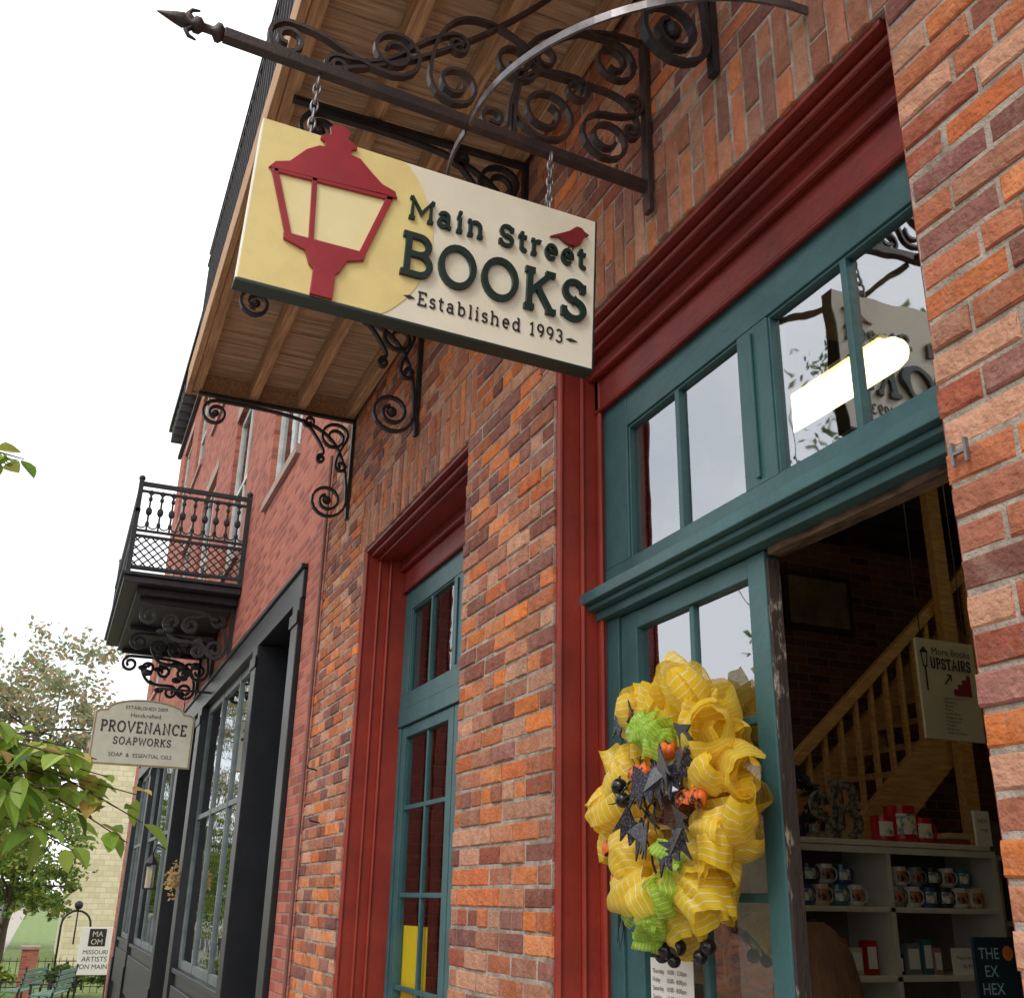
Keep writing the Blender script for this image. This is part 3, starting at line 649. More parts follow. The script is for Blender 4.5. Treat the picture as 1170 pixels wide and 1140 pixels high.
b=MB(); stext(b,'PROVENANCE',f2,-.46,.0,.92,.11,.017,.0005,.004,.12); stext(b,'SOAPWORKS',f2,-.31,-.135,.62,.075,.011,.0005,.004,.14)
btext(b,'ESTABLISHED 2009',f2,0,.25,.055,.002,'CENTER'); btext(b,'Handcrafted',f2,0,.165,.065,.002,'CENTER'); btext(b,'SOAP  &  ESSENTIAL OILS',f2,0,-.27,.06,.002,'CENTER')
b.build('lettering',mLet,PS)
b=MB(); b.beam((1.49,12.5,3.78),(.9,12.5,3.78),.025,.025); b.tube([(.92,12.5,3.78),(.92,12.5,3.57)],.006,6); b.tube([(1.2,12.5,3.78),(1.2,12.5,3.52)],.006,6); b.build('hanger',mIronB,PS)
# ------------------------------------------------------------ wreath
WC=Vector((1.635,2.615,1.872))
WR=empty('autumn_wreath','big yellow mesh ribbon wreath with black berries, bats and green bows on the door','wreath',tuple(WC))
def meshmat(name,c,c2,stripe):
    m=bpy.data.materials.new(name); m.use_nodes=True; N,L=nt(m); b=N['Principled BSDF']
    b.inputs['Roughness'].default_value=.32; b.inputs['Metallic'].default_value=.0
    uv=N.new('ShaderNodeTexCoord'); sp=N.new('ShaderNodeSeparateXYZ'); L.new(uv.outputs['UV'],sp.inputs[0])
    def W(sock,k,w):
        a=N.new('ShaderNodeMath'); a.operation='MULTIPLY'; a.inputs[1].default_value=k; L.new(sock,a.inputs[0])
        f_=N.new('ShaderNodeMath'); f_.operation='FRACT'; L.new(a.outputs[0],f_.inputs[0])
        g=N.new('ShaderNodeMath'); g.operation='LESS_THAN'; g.inputs[1].default_value=w; L.new(f_.outputs[0],g.inputs[0]); return g.outputs[0]
    s1=W(sp.outputs[1],8,.14); w1=W(sp.outputs[0],130,.5); w2_=W(sp.outputs[1],46,.5)
    mx=N.new('ShaderNodeMix'); mx.data_type='RGBA'; mx.inputs[6].default_value=c; mx.inputs[7].default_value=c2
    ad=N.new('ShaderNodeMath'); ad.operation='MAXIMUM'; L.new(w1,ad.inputs[0]); L.new(w2_,ad.inputs[1]); L.new(ad.outputs[0],mx.inputs[0])
    m2=N.new('ShaderNodeMix'); m2.data_type='RGBA'; L.new(s1,m2.inputs[0]); L.new(mx.outputs[2],m2.inputs[6]); m2.inputs[7].default_value=stripe
    L.new(m2.outputs[2],b.inputs['Base Color'])
    tr=N.new('ShaderNodeBsdfTranslucent'); L.new(m2.outputs[2],tr.inputs['Color']); ms=N.new('ShaderNodeMixShader'); ms.inputs[0].default_value=.42
    L.new(b.outputs[0],ms.inputs[1]); L.new(tr.outputs[0],ms.inputs[2])
    tp=N.new('ShaderNodeBsdfTransparent'); m3=N.new('ShaderNodeMixShader')
    hole=N.new('ShaderNodeMath'); hole.operation='MULTIPLY'; L.new(ad.outputs[0],hole.inputs[0]); hole.inputs[1].default_value=.26
    L.new(hole.outputs[0],m3.inputs[0]); L.new(ms.outputs[0],m3.inputs[1]); L.new(tp.outputs[0],m3.inputs[2])
    L.new(m3.outputs[0],N['Material Output'].inputs['Surface']); return m
mRib=meshmat('yellow_mesh_ribbon',lin(255,233,80),lin(250,214,52),lin(255,250,200))
mRibG=meshmat('green_mesh_ribbon',lin(196,228,84),lin(162,206,56),lin(236,246,170))
def loop(b,c,axis,nrm,r,w,span=300,start=0,sq=1.15,ph=0,curl=.0,ruf=.06,pinch=.55):
    axis=axis.normalized(); nrm=(nrm-axis*nrm.dot(axis)).normalized(); side=axis.cross(nrm)
    nu,nv=40,9; idx=[]; bend=R.uniform(-.2,.2); tw=R.uniform(-.5,.5)
    for i in range(nu+1):
        t=math.radians(start+span*i/nu); row=[]; s_=i/nu
        for j in range(nv+1):
            q=j/nv-.5
            rr=r*(1-curl*s_)*(1+ruf*math.sin(t*2+ph)+ruf*.9*math.sin(5*t+ph*2+q*7)+ruf*.5*math.sin(9*t+ph+q*4))*(1-pinch*(2*abs(q))**2.2*(.35+.65*abs(math.sin(t*.5+ph))))
            tt=t+tw*q
            p=c+nrm*(rr*math.cos(tt)*sq+bend*w*(2*q)**2*.5)+side*(rr*math.sin(tt))+axis*(q*w*(1+.14*math.sin(2*t+ph)))
            row.append(b.av(p,(s_*r*span/57.3/.4+ph,q+.5)))
        idx.append(row)
    for i in range(nu):
        for j in range(nv): b.f.append([idx[i][j],idx[i+1][j],idx[i+1][j+1],idx[i][j+1]])
FV=Vector((-1,-.62,0)).normalized()
b=MB()
for k in range(14):
    a=2*PI*k/14+R.uniform(-.08,.08); er=Vector((0,math.cos(a),math.sin(a))); et=Vector((0,-math.sin(a),math.cos(a)))
    loop(b,WC+er*R.uniform(.22,.26)+FV*.04,er+et*R.uniform(-.4,.4),FV+er*.3,R.uniform(.066,.082),R.uniform(.18,.24),350,0,1.0,R.uniform(0,6),0,.08,.8)
for rad,n,off,rr0 in ((.292,14,.05,.056),(.22,10,.10,.058),(.262,12,.115,.054)):
    for k in range(n):
        a=2*PI*(k+rad*3)/n+R.uniform(-.18,.18)
        er=Vector((0,math.cos(a),math.sin(a))); et=Vector((0,-math.sin(a),math.cos(a)))
        c=WC+er*(rad+R.uniform(-.03,.035))+FV*(off+R.uniform(0,.03))
        ax=er*R.uniform(.2,1)+et*R.uniform(-1,1)+FV*R.uniform(-.1,.8)
        nr=(FV+er*R.uniform(-.2,.8)+et*R.uniform(-.6,.6))
        loop(b,c,ax,nr,rr0*R.uniform(.8,1.35),R.uniform(.12,.18),R.uniform(330,460),R.uniform(0,360),R.uniform(1,1.35),R.uniform(0,6),R.uniform(.2,.4),R.uniform(.05,.11),R.uniform(.15,.5))
b.build('ribbon_loops',mRib,WR,smooth=True,uv=True)
def wp(y,z,o): return WC+FV*o+Vector((0,y,z))
for (y,z,o,rr) in ((.03,.17,.18,.046),(-.04,.13,.19,.042),(-.05,-.24,.18,.044),(.05,-.29,.16,.046),(.15,-.28,.13,.042),(-.09,-.14,.19,.036),(.09,-.34,.13,.044)):
    b=MB()
    for _ in range(2): loop(b,wp(y+R.uniform(-.02,.02),z+R.uniform(-.02,.02),o),Vector((R.uniform(-.4,.4),R.uniform(-1,1),R.uniform(-1,1))),Vector((-1,R.uniform(-.5,.5),R.uniform(-.8,.2))),rr,.09,R.uniform(200,300),-160,1.2,R.uniform(0,6),.3,.15,.3)
    b.build('green_bow',mRibG,WR,smooth=True,uv=True)
b=MB(); pts=[WC+Vector((-.02,.235*math.cos(t),.235*math.sin(t))) for t in [2*PI*k/24 for k in range(24)]]; b.tube(pts,.05,8,True)
b.build('ring_base',mat('golden_ring',lin(210,165,45),rough=.9),WR)
mBerry=mat('black_berry',lin(22,22,26),rough=.25,scale=5)
for (y,z,o,r) in ((.20,.04,.18,.024),(.245,.02,.16,.022),(.17,.0,.19,.022),(.13,-.35,.10,.022),(.04,-.385,.10,.022),(.08,-.40,.08,.02),(-.02,-.375,.10,.022),(.26,-.28,.09,.02),(.31,-.22,.08,.018),(-.14,-.37,.07,.02),(.02,-.41,.08,.018),(-.1,-.395,.07,.019)):
    b=MB(); b.ball(wp(y,z,o),r,12,8); b.tube([wp(y,z+r,o),wp(y*.9,z+.07,o-.05)],.003,5); b.build('berry',mBerry,WR,smooth=True)
mBat=mat('black_glitter',lin(40,38,46),lin(120,118,128),rough=.3,scale=180,metal=.3,ramp=(.5,.7))
bat=[(0,.055),(.012,.075),(.02,.045),(.05,.045),(.10,.10),(.12,.04),(.16,-.05),(.115,-.012),(.105,-.07),(.075,-.015),(.05,-.07),(.022,-.022),(0,-.12)]
bat=bat+[(-x,y) for x,y in bat[::-1][1:-1]]
for (y,z,o,s_,ro) in ((-.05,.03,.215,.72,.3),(.05,-.10,.21,.6,-.4),(-.17,.08,.19,.65,1.0),(.14,.22,.16,.42,.4),(-.14,-.12,.2,.6,.8)):
    b=MB(); cs,sn=math.cos(ro),math.sin(ro)
    f3=lambda u,v,d,o=o,y=y,z=z,s_=s_,cs=cs,sn=sn: wp(y,z,o)+Vector((-d-abs(u)*.2,-(u*cs-v*sn)*s_,(u*sn+v*cs)*s_))
    b.poly(bat,0,.005,f3); b.build('bat',mBat,WR)
b=MB()
for k in range(30):
    a=R.uniform(0,6.3); l=R.uniform(.08,.18); p=wp(R.uniform(-.08,.12),R.uniform(-.2,.1),.19)
    if k<14: p=wp(R.uniform(.20,.3),R.uniform(-.25,-.1),.12); a=R.uniform(3.9,5.2); l=.16
    pts=[p]
    for q in range(4): p=p+Vector((-.01*R.random(),-math.cos(a+PI)*l/4,math.sin(a)*l/4)); a+=R.uniform(-.4,.4); pts.append(p)
    b.tube(pts,[.004,.0035,.003,.002,.001],5)
b.build('twigs',mat('black_twig',lin(36,30,30),rough=.7),WR)
mOr=mat('orange_patterned_ribbon',lin(222,104,36),lin(34,28,28),rough=.5,scale=32,ramp=(.5,.56))
for (y,z,o) in ((.16,.24,.15),(.05,.06,.20),(-.18,-.02,.18),(.27,-.12,.14),(-.05,.11,.19),(.24,-.20,.12)):
    b=MB()
    for s_ in (-1,1): loop(b,wp(y+s_*.026,z,o),Vector((.3,.2*s_,1)),Vector((-.5,s_,0)),.022,.045,320,-170,1.4,R.uniform(0,6))
    b.build('orange_ribbon',mOr,WR,smooth=True,uv=True)
# ------------------------------------------------------------ papers on the glass
e=empty('door_notice','white sheet of opening hours taped to the door glass below the wreath','notice',(1.685,2.8,1.12)); b=MB(); b.box(1.685,2.69,1.12,1.687,2.92,1.455); b.build('sheet',mPaper,e)
f=frame_x((1.685,2.92,1.455)); b=MB()
for i,t in enumerate(['Thursday   10:00 - 5:30pm','Friday       10:00 - 8:00pm','Saturday   10:00 - 8:00pm','Sunday      11:00 - 5:00pm','Monday          Closed']): btext(b,t,f,.012,-.04-i*.0225,.0175,.0015)
b.build('lettering',mLet,e)
b=MB(); b.box(1.83,5.40,.8,1.835,5.80,1.47); tag(b.build('yellow_poster',mat('yellow_card',lin(255,226,20),lin(250,218,30),rough=.6)),'plain bright yellow card standing inside the tall window','poster')
# ------------------------------------------------------------ shop interior
ST=empty('wooden_staircase','pine staircase with slim balusters rising to the right inside the shop','staircase',(4,5.2,.1))
sl=.885
def zr(x): return 2.40+(x-4.0)*sl
b=MB(); b.beam((2.9,5.2,zr(2.9)),(6.4,5.2,zr(6.4)),.06,.07); b.build('handrail',mPine,ST,bevel=.008)
for y in (5.2,6.1):
    b=MB(); b.beam((2.9,y,zr(2.9)-.86),(6.4,y,zr(6.4)-.86),.05,.26); b.build('stringer',mPine,ST)
x=2.95
while x<6.35:
    b=MB(); b.box(x-.014,5.186,zr(x)-.80,x+.014,5.214,zr(x)-.03); b.build('baluster',mPine,ST); x+=.13
x=2.9
while x<6.3:
    b=MB(); b.box(x,5.226,zr(x)-.86,x+.27,6.07,zr(x)-.82); b.build('tread',mPine,ST); x+=.23
for x in (5.28,2.9):
    b=MB(); b.box(x-.055,5.10,.1,x+.055,5.165,4.5 if x>5 else 2.0); b.build('post',mPine,ST,bevel=.004)
US=empty('upstairs_sign','cream sign with red stairs and a lamp drawing, hung inside by the staircase','sign',(3.985,3.9,2.62))
b=MB(); b.box(3.80,3.9,2.37,4.17,3.915,2.86); b.build('board',mCream,US)
f4=frame_y((3.985,3.898,2.62)); b=MB()
btext(b,'More Books',f4,.03,.165,.05,.001,'CENTER'); stext(b,'UPSTAIRS',f4,-.11,.095,.26,.05,.008,.0005,.0015,.1)
for i,t in enumerate(["Literature A to Z","Bestsellers","Mystery","Poetry","Comic Books","Manga & more","Young Adult","Classics","Book Club","Science & Nature"]): btext(b,'- '+t,f4,-.06,-.055-i*.0185,.0175,.001)
b.sweep([(-.145,-.02),(-.145,.10)],.005,.0005,.002,f4); b.sweep([(-.165,.17),(-.155,.10),(-.135,.10),(-.125,.17)],.003,.0005,.002,f4,True); b.poly([(-.17,.172),(-.145,.2),(-.12,.172)],.0005,.002,f4)
b.sweep([(-.03,.02),(.01,.065)],.004,.0005,.002,f4); b.sweep([(-.012,.067),(.012,.067),(.012,.04)],.004,.0005,.0022,f4)
b.build('lettering',mLet,US)
b=MB(); b.poly([(.02,-.03),(.02,.0),(.05,.0),(.05,.025),(.08,.025),(.08,.05),(.11,.05),(.11,.075),(.135,.075),(.135,-.03)],.0005,.002,f4); b.build('stairs_emblem',mSignRed,US)
for x in (3.84,4.13):
    b=MB(); b.tube([(x,3.907,2.86),(x,3.907,4.42)],.003,5); b.build('wire',mIronB,US)
SH=empty('white_shelf_unit','white shelf unit of mugs and gifts just inside the open door','shelf',(3.8,4.35,.1))
for z in (1.885,1.585,1.285,.985,.4):
    b=MB(); b.box(3.12,4.2,z,4.42,4.52,z+.025); b.build('shelf_board',mWhite,SH,bevel=.003)
for x in (3.09,3.74,4.42):
    b=MB(); b.box(x,4.2,.1,x+.028,4.52,1.884); b.build('upright',mWhite,SH)
b=MB(); b.box(3.09,4.521,.1,4.448,4.53,1.91); b.build('back_panel',mat('shelf_back',lin(130,120,108),rough=.7),SH)
b=MB(); b.box(3.12,4.19,1.85,4.42,4.199,1.88); b.build('moulding',mWhite,SH)
SH2=empty('second_shelf_unit','darker grey shelf unit further right behind the brick pier edge','shelf',(4.95,4.35,.1))
mGrSh=mat('grey_shelf',lin(170,168,160),rough=.6)
for z in (1.845,1.53,1.2):
    b=MB(); b.box(4.52,4.25,z,5.6,4.55,z+.025); b.build('shelf_board',mGrSh,SH2)
for q in ((4.50,4.25,.1,4.519,4.55,1.87),(5.6,4.25,.1,5.62,4.55,1.87)):
    b=MB(); b.box(*q); b.build('upright',mGrSh,SH2)
b=MB(); b.box(4.5,4.551,.1,5.62,4.56,1.9); b.build('back_panel',mGrSh,SH2)
mc={'white':(228,225,216),'cream':(222,206,170),'blue':(60,88,140),'black':(52,52,56),'red':(196,34,36),'green':(96,136,104),'grey':(140,142,146),'teal':(60,128,130),'orange':(206,116,56),'pink':(206,140,150)}
mugm={k:mat('mug_'+k,lin(*v),rough=.25) for k,v in mc.items()}
mPrint=mat('mug_print',lin(50,50,62),lin(190,120,80),rough=.4,scale=30,ramp=(.45,.55)); mPrint2=mat('mug_print_pale',lin(236,228,210),lin(90,130,150),rough=.4,scale=30,ramp=(.5,.6))
def mug(x,y,z,colr,label,s_=1):
    e=empty('mug',label,'mug',(x,y,z),'mugs on the shelves inside the shop'); b=MB(); r=.04*s_; h=.095*s_
    b.lathe((x,y,z),[(r*.8,0),(r*.95,.006),(r,.02),(r,h),(r*.9,h),(r*.88,.02),(.001,.012)],18); b.build('cup',mugm[colr],e)
    b=MB(); b.tube([(x+r*.95+.028*s_*math.sin(t),y-.01,z+h*.5+.032*s_*math.cos(t)) for t in [PI*k/8 for k in range(9)]],.005*s_,6); b.build('handle',mugm[colr],e,smooth=True)
    b=MB(); rr=r+.0012; z0=z+.022*s_; z1=z+.074*s_
    A=[math.radians(-90+q) for q in range(-55,56,11)]
    for p,q in zip(A[:-1],A[1:]): b.quad((x+rr*math.cos(p),y+rr*math.sin(p),z0),(x+rr*math.cos(q),y+rr*math.sin(q),z0),(x+rr*math.cos(q),y+rr*math.sin(q),z1),(x+rr*math.cos(p),y+rr*math.sin(p),z1))
    b.build('print',mPrint if colr in('white','cream','grey','pink') else mPrint2,e)
names=['leftmost','second','third','fourth','fifth','sixth','seventh','eighth','ninth','tenth','eleventh']
for i,(x,c) in enumerate(((3.19,'white'),(3.29,'blue'),(3.39,'cream'),(3.49,'teal'),(3.59,'white'),(3.84,'grey'),(3.94,'white'),(4.04,'blue'),(4.14,'black'),(4.24,'white'),(4.34,'cream'))):
    mug(x,4.27,1.61,c,f'{c} mug, {names[i]} from the left in the front row of the mug shelf')
for i,(x,c) in enumerate(((3.24,'cream'),(3.34,'black'),(3.44,'white'),(3.54,'blue'),(3.89,'white'),(3.99,'grey'),(4.09,'black'),(4.19,'white'),(4.29,'teal'))):
    mug(x,4.29,1.706,c,f'{c} mug, {names[i]} from the left among those stacked on top',.95)
for i,x in enumerate((3.86,3.98,4.11)):
    mug(x,4.34,1.91,'red',f'glossy red mug, {names[i]} of three above the white shelf unit',1.35 if i!=1 else 1.9)
for i,(x,w_,h_,m,l) in enumerate(((3.18,.08,.13,'black','black framed card'),(3.27,.07,.09,'blue','blue gift box'),(3.35,.07,.15,'white','white card'),(3.43,.06,.10,'green','green tin'),(3.50,.06,.16,'orange','orange tin'),(3.58,.07,.12,'cream','cream box'),(3.67,.07,.15,'red','red tin'),(3.82,.08,.09,'black','small black frame'),(3.92,.09,.14,'grey','wide grey frame'),(4.01,.06,.16,'teal','tall teal tin'),(4.07,.05,.12,'pink','pink tin'),(4.36,.07,.17,'cream','tall cream tin'))):
    e=empty('shelf_gift',l+' standing on the second shelf of the white unit','gift',(x,4.3,1.31)); b=MB(); b.box(x-w_/2,4.28,1.31,x+w_/2,4.33,1.31+h_); b.build('body',mugm[m],e,bevel=.003)
    b=MB(); b.box(x-w_*.36,4.2775,1.31+h_*.18,x+w_*.36,4.2795,1.31+h_*.82); b.build('face',mPaper if m!='white' else mugm['green'],e)
e=empty('price_card','white price card with small black lettering at the right end of the shelf','card',(4.21,4.24,1.31)); b=MB(); b.box(4.12,4.24,1.31,4.30,4.245,1.43); b.build('sheet',mPaper,e)
b=MB(); f5=frame_y((4.21,4.239,1.37)); btext(b,'Please choose',f5,0,.01,.022,.001,'CENTER'); btext(b,'$6.99',f5,0,-.03,.026,.001,'CENTER'); b.build('lettering',mLet,e)
mMarq=mat('marquee_metal',lin(150,140,124),lin(64,66,78),rough=.4,scale=45,ramp=(.46,.56))
for ch,xx,hh in (('S',3.40,.20),('B',3.53,.25)):
    b=MB(); f6=frame_y((xx,4.34,1.912)); stext(b,ch,f6,0,.015,.15 if ch=='S' else .19,hh,.03,0,.04); tag(b.build('marquee_letter',mMarq),('smaller' if ch=='S' else 'bigger')+' speckled metal letter '+ch+' standing on top of the white shelf unit','decoration')
DW=empty('dark_blue_wreath','small dark blue leafy wreath behind the marquee letters','wreath',(3.42,4.46,2.1)); b=MB()
for k in range(260):
    a=R.uniform(0,2*PI); rr=R.uniform(.10,.17); c=Vector((3.40+rr*math.cos(a),4.45+R.uniform(-.03,.03),2.1+rr*math.sin(a))); d=Vector((R.uniform(-1,1),R.uniform(-1,1),R.uniform(-1,1))).normalized()*.03; n=Vector((d.z,0,-d.x))*.5
    b.quad(c-d,c+n,c+d,c-n)
b.build('leaves',mat('navy_leaf',lin(40,48,68),rough=.7),DW)
for i,(z,c,l) in enumerate(((1.91,(150,60,40),'brick red'),(1.94,(205,190,150),'tan'))):
    b=MB(); b.box(4.20,4.24,z,4.33,4.44,z+.028); tag(b.build('book',mat('book_'+str(i),lin(*c),rough=.6),bevel=.002),l+' book lying at the right end on top of the white shelf unit','book')
CP=empty('shop_price_sign','small white card in a black holder at the right on the shelf top','card',(4.39,4.22,1.97)); b=MB(); b.box(4.34,4.20,1.91,4.44,4.215,2.08); b.build('sheet',mPaper,CP); b=MB(); f7=frame_y((4.39,4.199,1.99)); btext(b,'NEW',f7,0,.03,.03,.001,'CENTER'); btext(b,'mugs',f7,0,-.01,.026,.001,'CENTER'); b.build('lettering',mLet,CP)
for i,(x,z,c) in enumerate(((4.6,1.555,(60,70,80)),(4.72,1.555,(120,50,46)),(4.85,1.555,(190,180,150)),(5.0,1.555,(50,90,90)),(4.6,1.87,(70,60,56)),(4.8,1.87,(100,120,90)))):
    b=MB(); b.box(x,4.3,z,x+.09,4.42,z+.16); b.box(x+.01,4.298,z+.03,x+.08,4.2995,z+.12); tag(b.build('boxed_gift',mat('boxgift'+str(i),lin(*c),rough=.6),bevel=.003),['slate','maroon','beige','teal','brown','sage'][i]+' boxed gift on the grey shelf unit','gift')
BP=empty('book_poster','dark teal chalk style poster with orange bat moon at the lower right inside the door','poster',(3.4,3.2,1.1))
b=MB(); b.box(3.22,3.2,1.03,3.54,3.215,1.51); b.build('panel',mat('poster_teal',lin(24,50,58),rough=.6),BP)
b=MB(); f8=frame_y((3.225,3.199,1.48)); btext(b,'THE',f8,.01,-.045,.056,.001); btext(b,'EX',f8,.03,-.105,.056,.001); btext(b,'HEX',f8,.01,-.165,.056,.001); b.build('lettering',mat('chalk_teal',lin(170,222,214),rough=.7),BP)
b=MB(); b.poly(arc(.155,-.025,.026,.026,0,360,16)[:-1],.0005,.002,f8); b.build('moon',mat('moon_orange',lin(230,130,50),rough=.7),BP)
CS=empty('brown_coat','brown coat draped on a stand seen behind the door edge','coat',(2.72,3.45,.1)); b=MB()
prof=[(.15,.5),(.17,.8),(.185,1.05),(.18,1.22),(.15,1.34),(.09,1.42),(.04,1.45)]
rings=[]
for (r,z) in prof: rings.append([b.av((2.70+r*(1+.08*math.sin(5*t)+.04*math.sin(9*t+z*3))*math.cos(t),3.45+.6*r*math.sin(t)*(1+.05*math.cos(7*t)),.1+z)) for t in [2*PI*k/36 for k in range(36)]])
for i in range(len(rings)-1):
    for k in range(36): b.f.append([rings[i][k],rings[i][(k+1)%36],rings[i+1][(k+1)%36],rings[i+1][k]])
b.f.append(rings[-1]); b.build('body',mat('brown_wool',lin(130,92,62),lin(96,66,44),rough=.9,scale=14,bump=.6,stretch=(1,1,.3)),CS,smooth=True)
b=MB(); b.tube([(2.70,3.45,.1),(2.70,3.45,1.56)],.015,8); b.lathe((2.70,3.45,.1),[(.18,0),(.18,.02),(.02,.04)],16); b.build('stand',mIronB,CS)
FP=empty('framed_notice','framed sheet hanging on the dark inner brick wall','picture',(5.6,6.78,4.0)); b=MB(); b.box(5.25,6.77,3.72,5.95,6.795,4.22); b.build('frame',mat('dark_frame',lin(70,46,38),rough=.5),FP); b=MB(); b.box(5.30,6.762,3.77,5.90,6.769,4.17); b.build('sheet',mat('aged_sheet',lin(150,130,112),lin(110,92,80),rough=.7,scale=5),FP)
mTube=emis('lamp_tube',(1,.86,.40,1),4.6)
prl=[(.012,-.50),(.045,-.49),(.07,-.46),(.082,-.41),(.085,-.2),(.085,.2),(.082,.41),(.07,.46),(.045,.49),(.012,.50)]
for (x,y,l) in ((3.34,3.78,'over the white shelf unit'),(3.0,.6,'nearest the front window'),(6.2,3.2,'deepest in the room')):
    e=empty('strip_light','lit warm strip light hanging inside the shop, the one '+l,'ceiling light',(x,y,4.1),'strip lights inside the shop'); b=MB(); b.lathe((x,y,4.07),prl,20,'y'); b.build('diffuser',mTube,e,smooth=True)
    b=MB(); b.box(x-.05,y-.40,4.158,x+.05,y+.40,4.18); b.build('housing',mWhite,e)
    for q in (-.3,.3):
        b=MB(); b.tube([(x,y+q,4.18),(x,y+q,4.42)],.006,6); b.build('rod',mWhite,e)
# ------------------------------------------------------------ trees
mLeaf=mat('leaves',(1,1,1,1),(.84,.88,.84,1),rough=.5,scale=3,attr=True,transl=.45,spec=.4)
mBark=mat('bark',lin(104,92,80),lin(66,58,50),rough=.95,scale=12,bump=.8,bscale=30,stretch=(4,4,1))
def pick(cols):
    c=cols[min(len(cols)-1,int(R.random()*len(cols)))]; k=R.uniform(.7,1.25); return (c[0]*k,c[1]*k,c[2]*k,1)
def big_leaf(b,p,d,up,L_,W_):
    d=d.normalized(); s_=d.cross(up)
    if s_.length<.01: s_=d.cross(Vector((1,0,0)))
    s_.normalize(); n=s_.cross(d); droop=R.uniform(.05,.4)
    mid=[]; le=[]; ri=[]
    for t,w in ((0,.05),(.2,.7),(.45,1),(.7,.75),(.88,.35),(1,.0)):
        c=p+d*(L_*t)-Vector((0,0,1))*(droop*L_*t*t)
        mid.append(b.av(c)); le.append(b.av(c+s_*(W_*w/2)+n*(W_*w*.18))); ri.append(b.av(c-s_*(W_*w/2)+n*(W_*w*.18)))
    for i in range(5):
        b.f.append([mid[i],mid[i+1],le[i+1],le[i]]); b.f.append([mid[i],ri[i],ri[i+1],mid[i+1]])
def limb(b,p,q,r0,r1,sag=.1):
    p=Vector(p); q=Vector(q); L_=(q-p).length; o=Vector((R.uniform(-1,1),R.uniform(-1,1),R.uniform(-.2,1)))*L_*sag
    pts=[p.lerp(q,t)+o*math.sin(PI*t) for t in [k/6 for k in range(7)]]; b.tube(pts,[r0+(r1-r0)*k/6 for k in range(7)],7); return pts
def tree(label,base,zc,clumps,n,ls,cols,r0=.12,name='street_tree',group=None,cat='tree'):
    base=(base[0],base[1],gz(base[1])-.1)
    e=empty(name,label,cat,base,group); b=MB(); top=Vector((base[0],base[1],zc)); tp=limb(b,base,top,r0,r0*.55,.03)
    for (c,r) in clumps:
        for _ in range(3):
            c2=Vector(c)+Vector((R.gauss(0,.45)*r[0],R.gauss(0,.45)*r[1],R.gauss(0,.45)*r[2])); limb(b,tp[R.randrange(3,7)],c2,r0*.35,r0*.05,.12)
    b.build('trunk',mBark,e,smooth=True)
    b=MB(); tot=sum(r[0]*r[1]*r[2] for _,r in clumps)
    for (c,r) in clumps:
        m=int(n*r[0]*r[1]*r[2]/tot); c=Vector(c)
        subs=[Vector((R.gauss(0,.5)*r[0],R.gauss(0,.5)*r[1],R.gauss(0,.5)*r[2])) for _ in range(max(5,m//55))]
        for _ in range(m):
            s_=subs[R.randrange(len(subs))]; p=c+s_+Vector((R.gauss(0,.15)*r[0],R.gauss(0,.15)*r[1],R.gauss(0,.13)*r[2])); b.cc=pick(cols)
            d=Vector((R.uniform(-1,1),R.uniform(-1,1),R.uniform(-.9,.3))).normalized()
            s2=d.cross(Vector((R.uniform(-1,1),R.uniform(-1,1),R.uniform(-1,1)))).normalized()*ls*.32; d=d*ls*.55; b.quad(p-d,p+s2,p+d,p-s2)
    b.build('crown',mLeaf,e)
green=[lin(124,150,70),lin(104,132,58),lin(146,164,76),lin(88,116,54),lin(172,172,76)]
nearg=[lin(158,190,82),lin(132,168,68),lin(180,202,98),lin(162,190,86),lin(112,148,60),lin(200,202,106)]
nearo=nearg+[lin(206,176,98)]
hazyg=[lin(148,158,120),lin(162,164,126),lin(178,158,118),lin(134,144,112),lin(188,160,124)]  # far tree leaves, lightened: distance haze is put into these colours
NT=empty('dogwood_tree','young dogwood with broad green leaves reaching in from the left, close to the camera','tree',(-1.9,4.2,0))
b=MB(); tp=limb(b,(-1.9,4.2,0),(-1.85,4.2,2.6),.07,.045,.03)
ends=[]
for q in ((-.65,3.55,2.08),(-.55,3.45,1.88),(-.95,3.7,2.75)): ends.append(limb(b,tp[4],q,.026,.010,.08)[-1])
lf=MB()
def twig(p,q,nl,ls,cols=nearg,t0=.2):
    pts=limb(b,p,q,.005,.0016,.06)
    for k in range(nl):
        t=R.uniform(t0,1); i=min(5,int(t*6)); c=pts[i].lerp(pts[i+1],t*6-i); lf.cc=pick(cols)
        d=Vector((R.uniform(-1,1),R.uniform(-1,1),R.uniform(-.8,.3))); big_leaf(lf,c+d.normalized()*.015,d,Vector((R.uniform(-.4,.4),R.uniform(-.4,.4),1)),ls*R.uniform(.65,1.15),ls*R.uniform(.5,.66))
for k in range(56):
    s_=ends[k%2]; tx=R.uniform(-.45,.10); q=(tx,R.uniform(3.1,3.75),R.uniform(1.72,2.02)-.12*max(0,tx))
    twig(s_,q,R.randrange(10,15),.088,nearo if k%4==0 else nearg)
for q in ((.14,3.5,1.93),(.26,3.5,1.80),(.24,3.5,1.88),(.10,3.5,1.98),(.06,3.4,1.74),(.22,3.45,1.74),(.18,3.5,1.84),(.08,3.5,1.90)): twig(ends[0],q,15,.088,nearo,.5)
q=limb(b,ends[2],(-.50,3.55,2.95),.008,.004,.05)[-1]
for k in range(4): twig(q,(-.32+R.uniform(0,.09),3.5,2.88+R.uniform(-.03,.06)),6,.09)
for k in range(50): twig(tp[R.randrange(4,7)],(-2.1+R.gauss(0,.32),4.4+R.gauss(0,.5),3.5+R.gauss(0,.6)),12,.10)
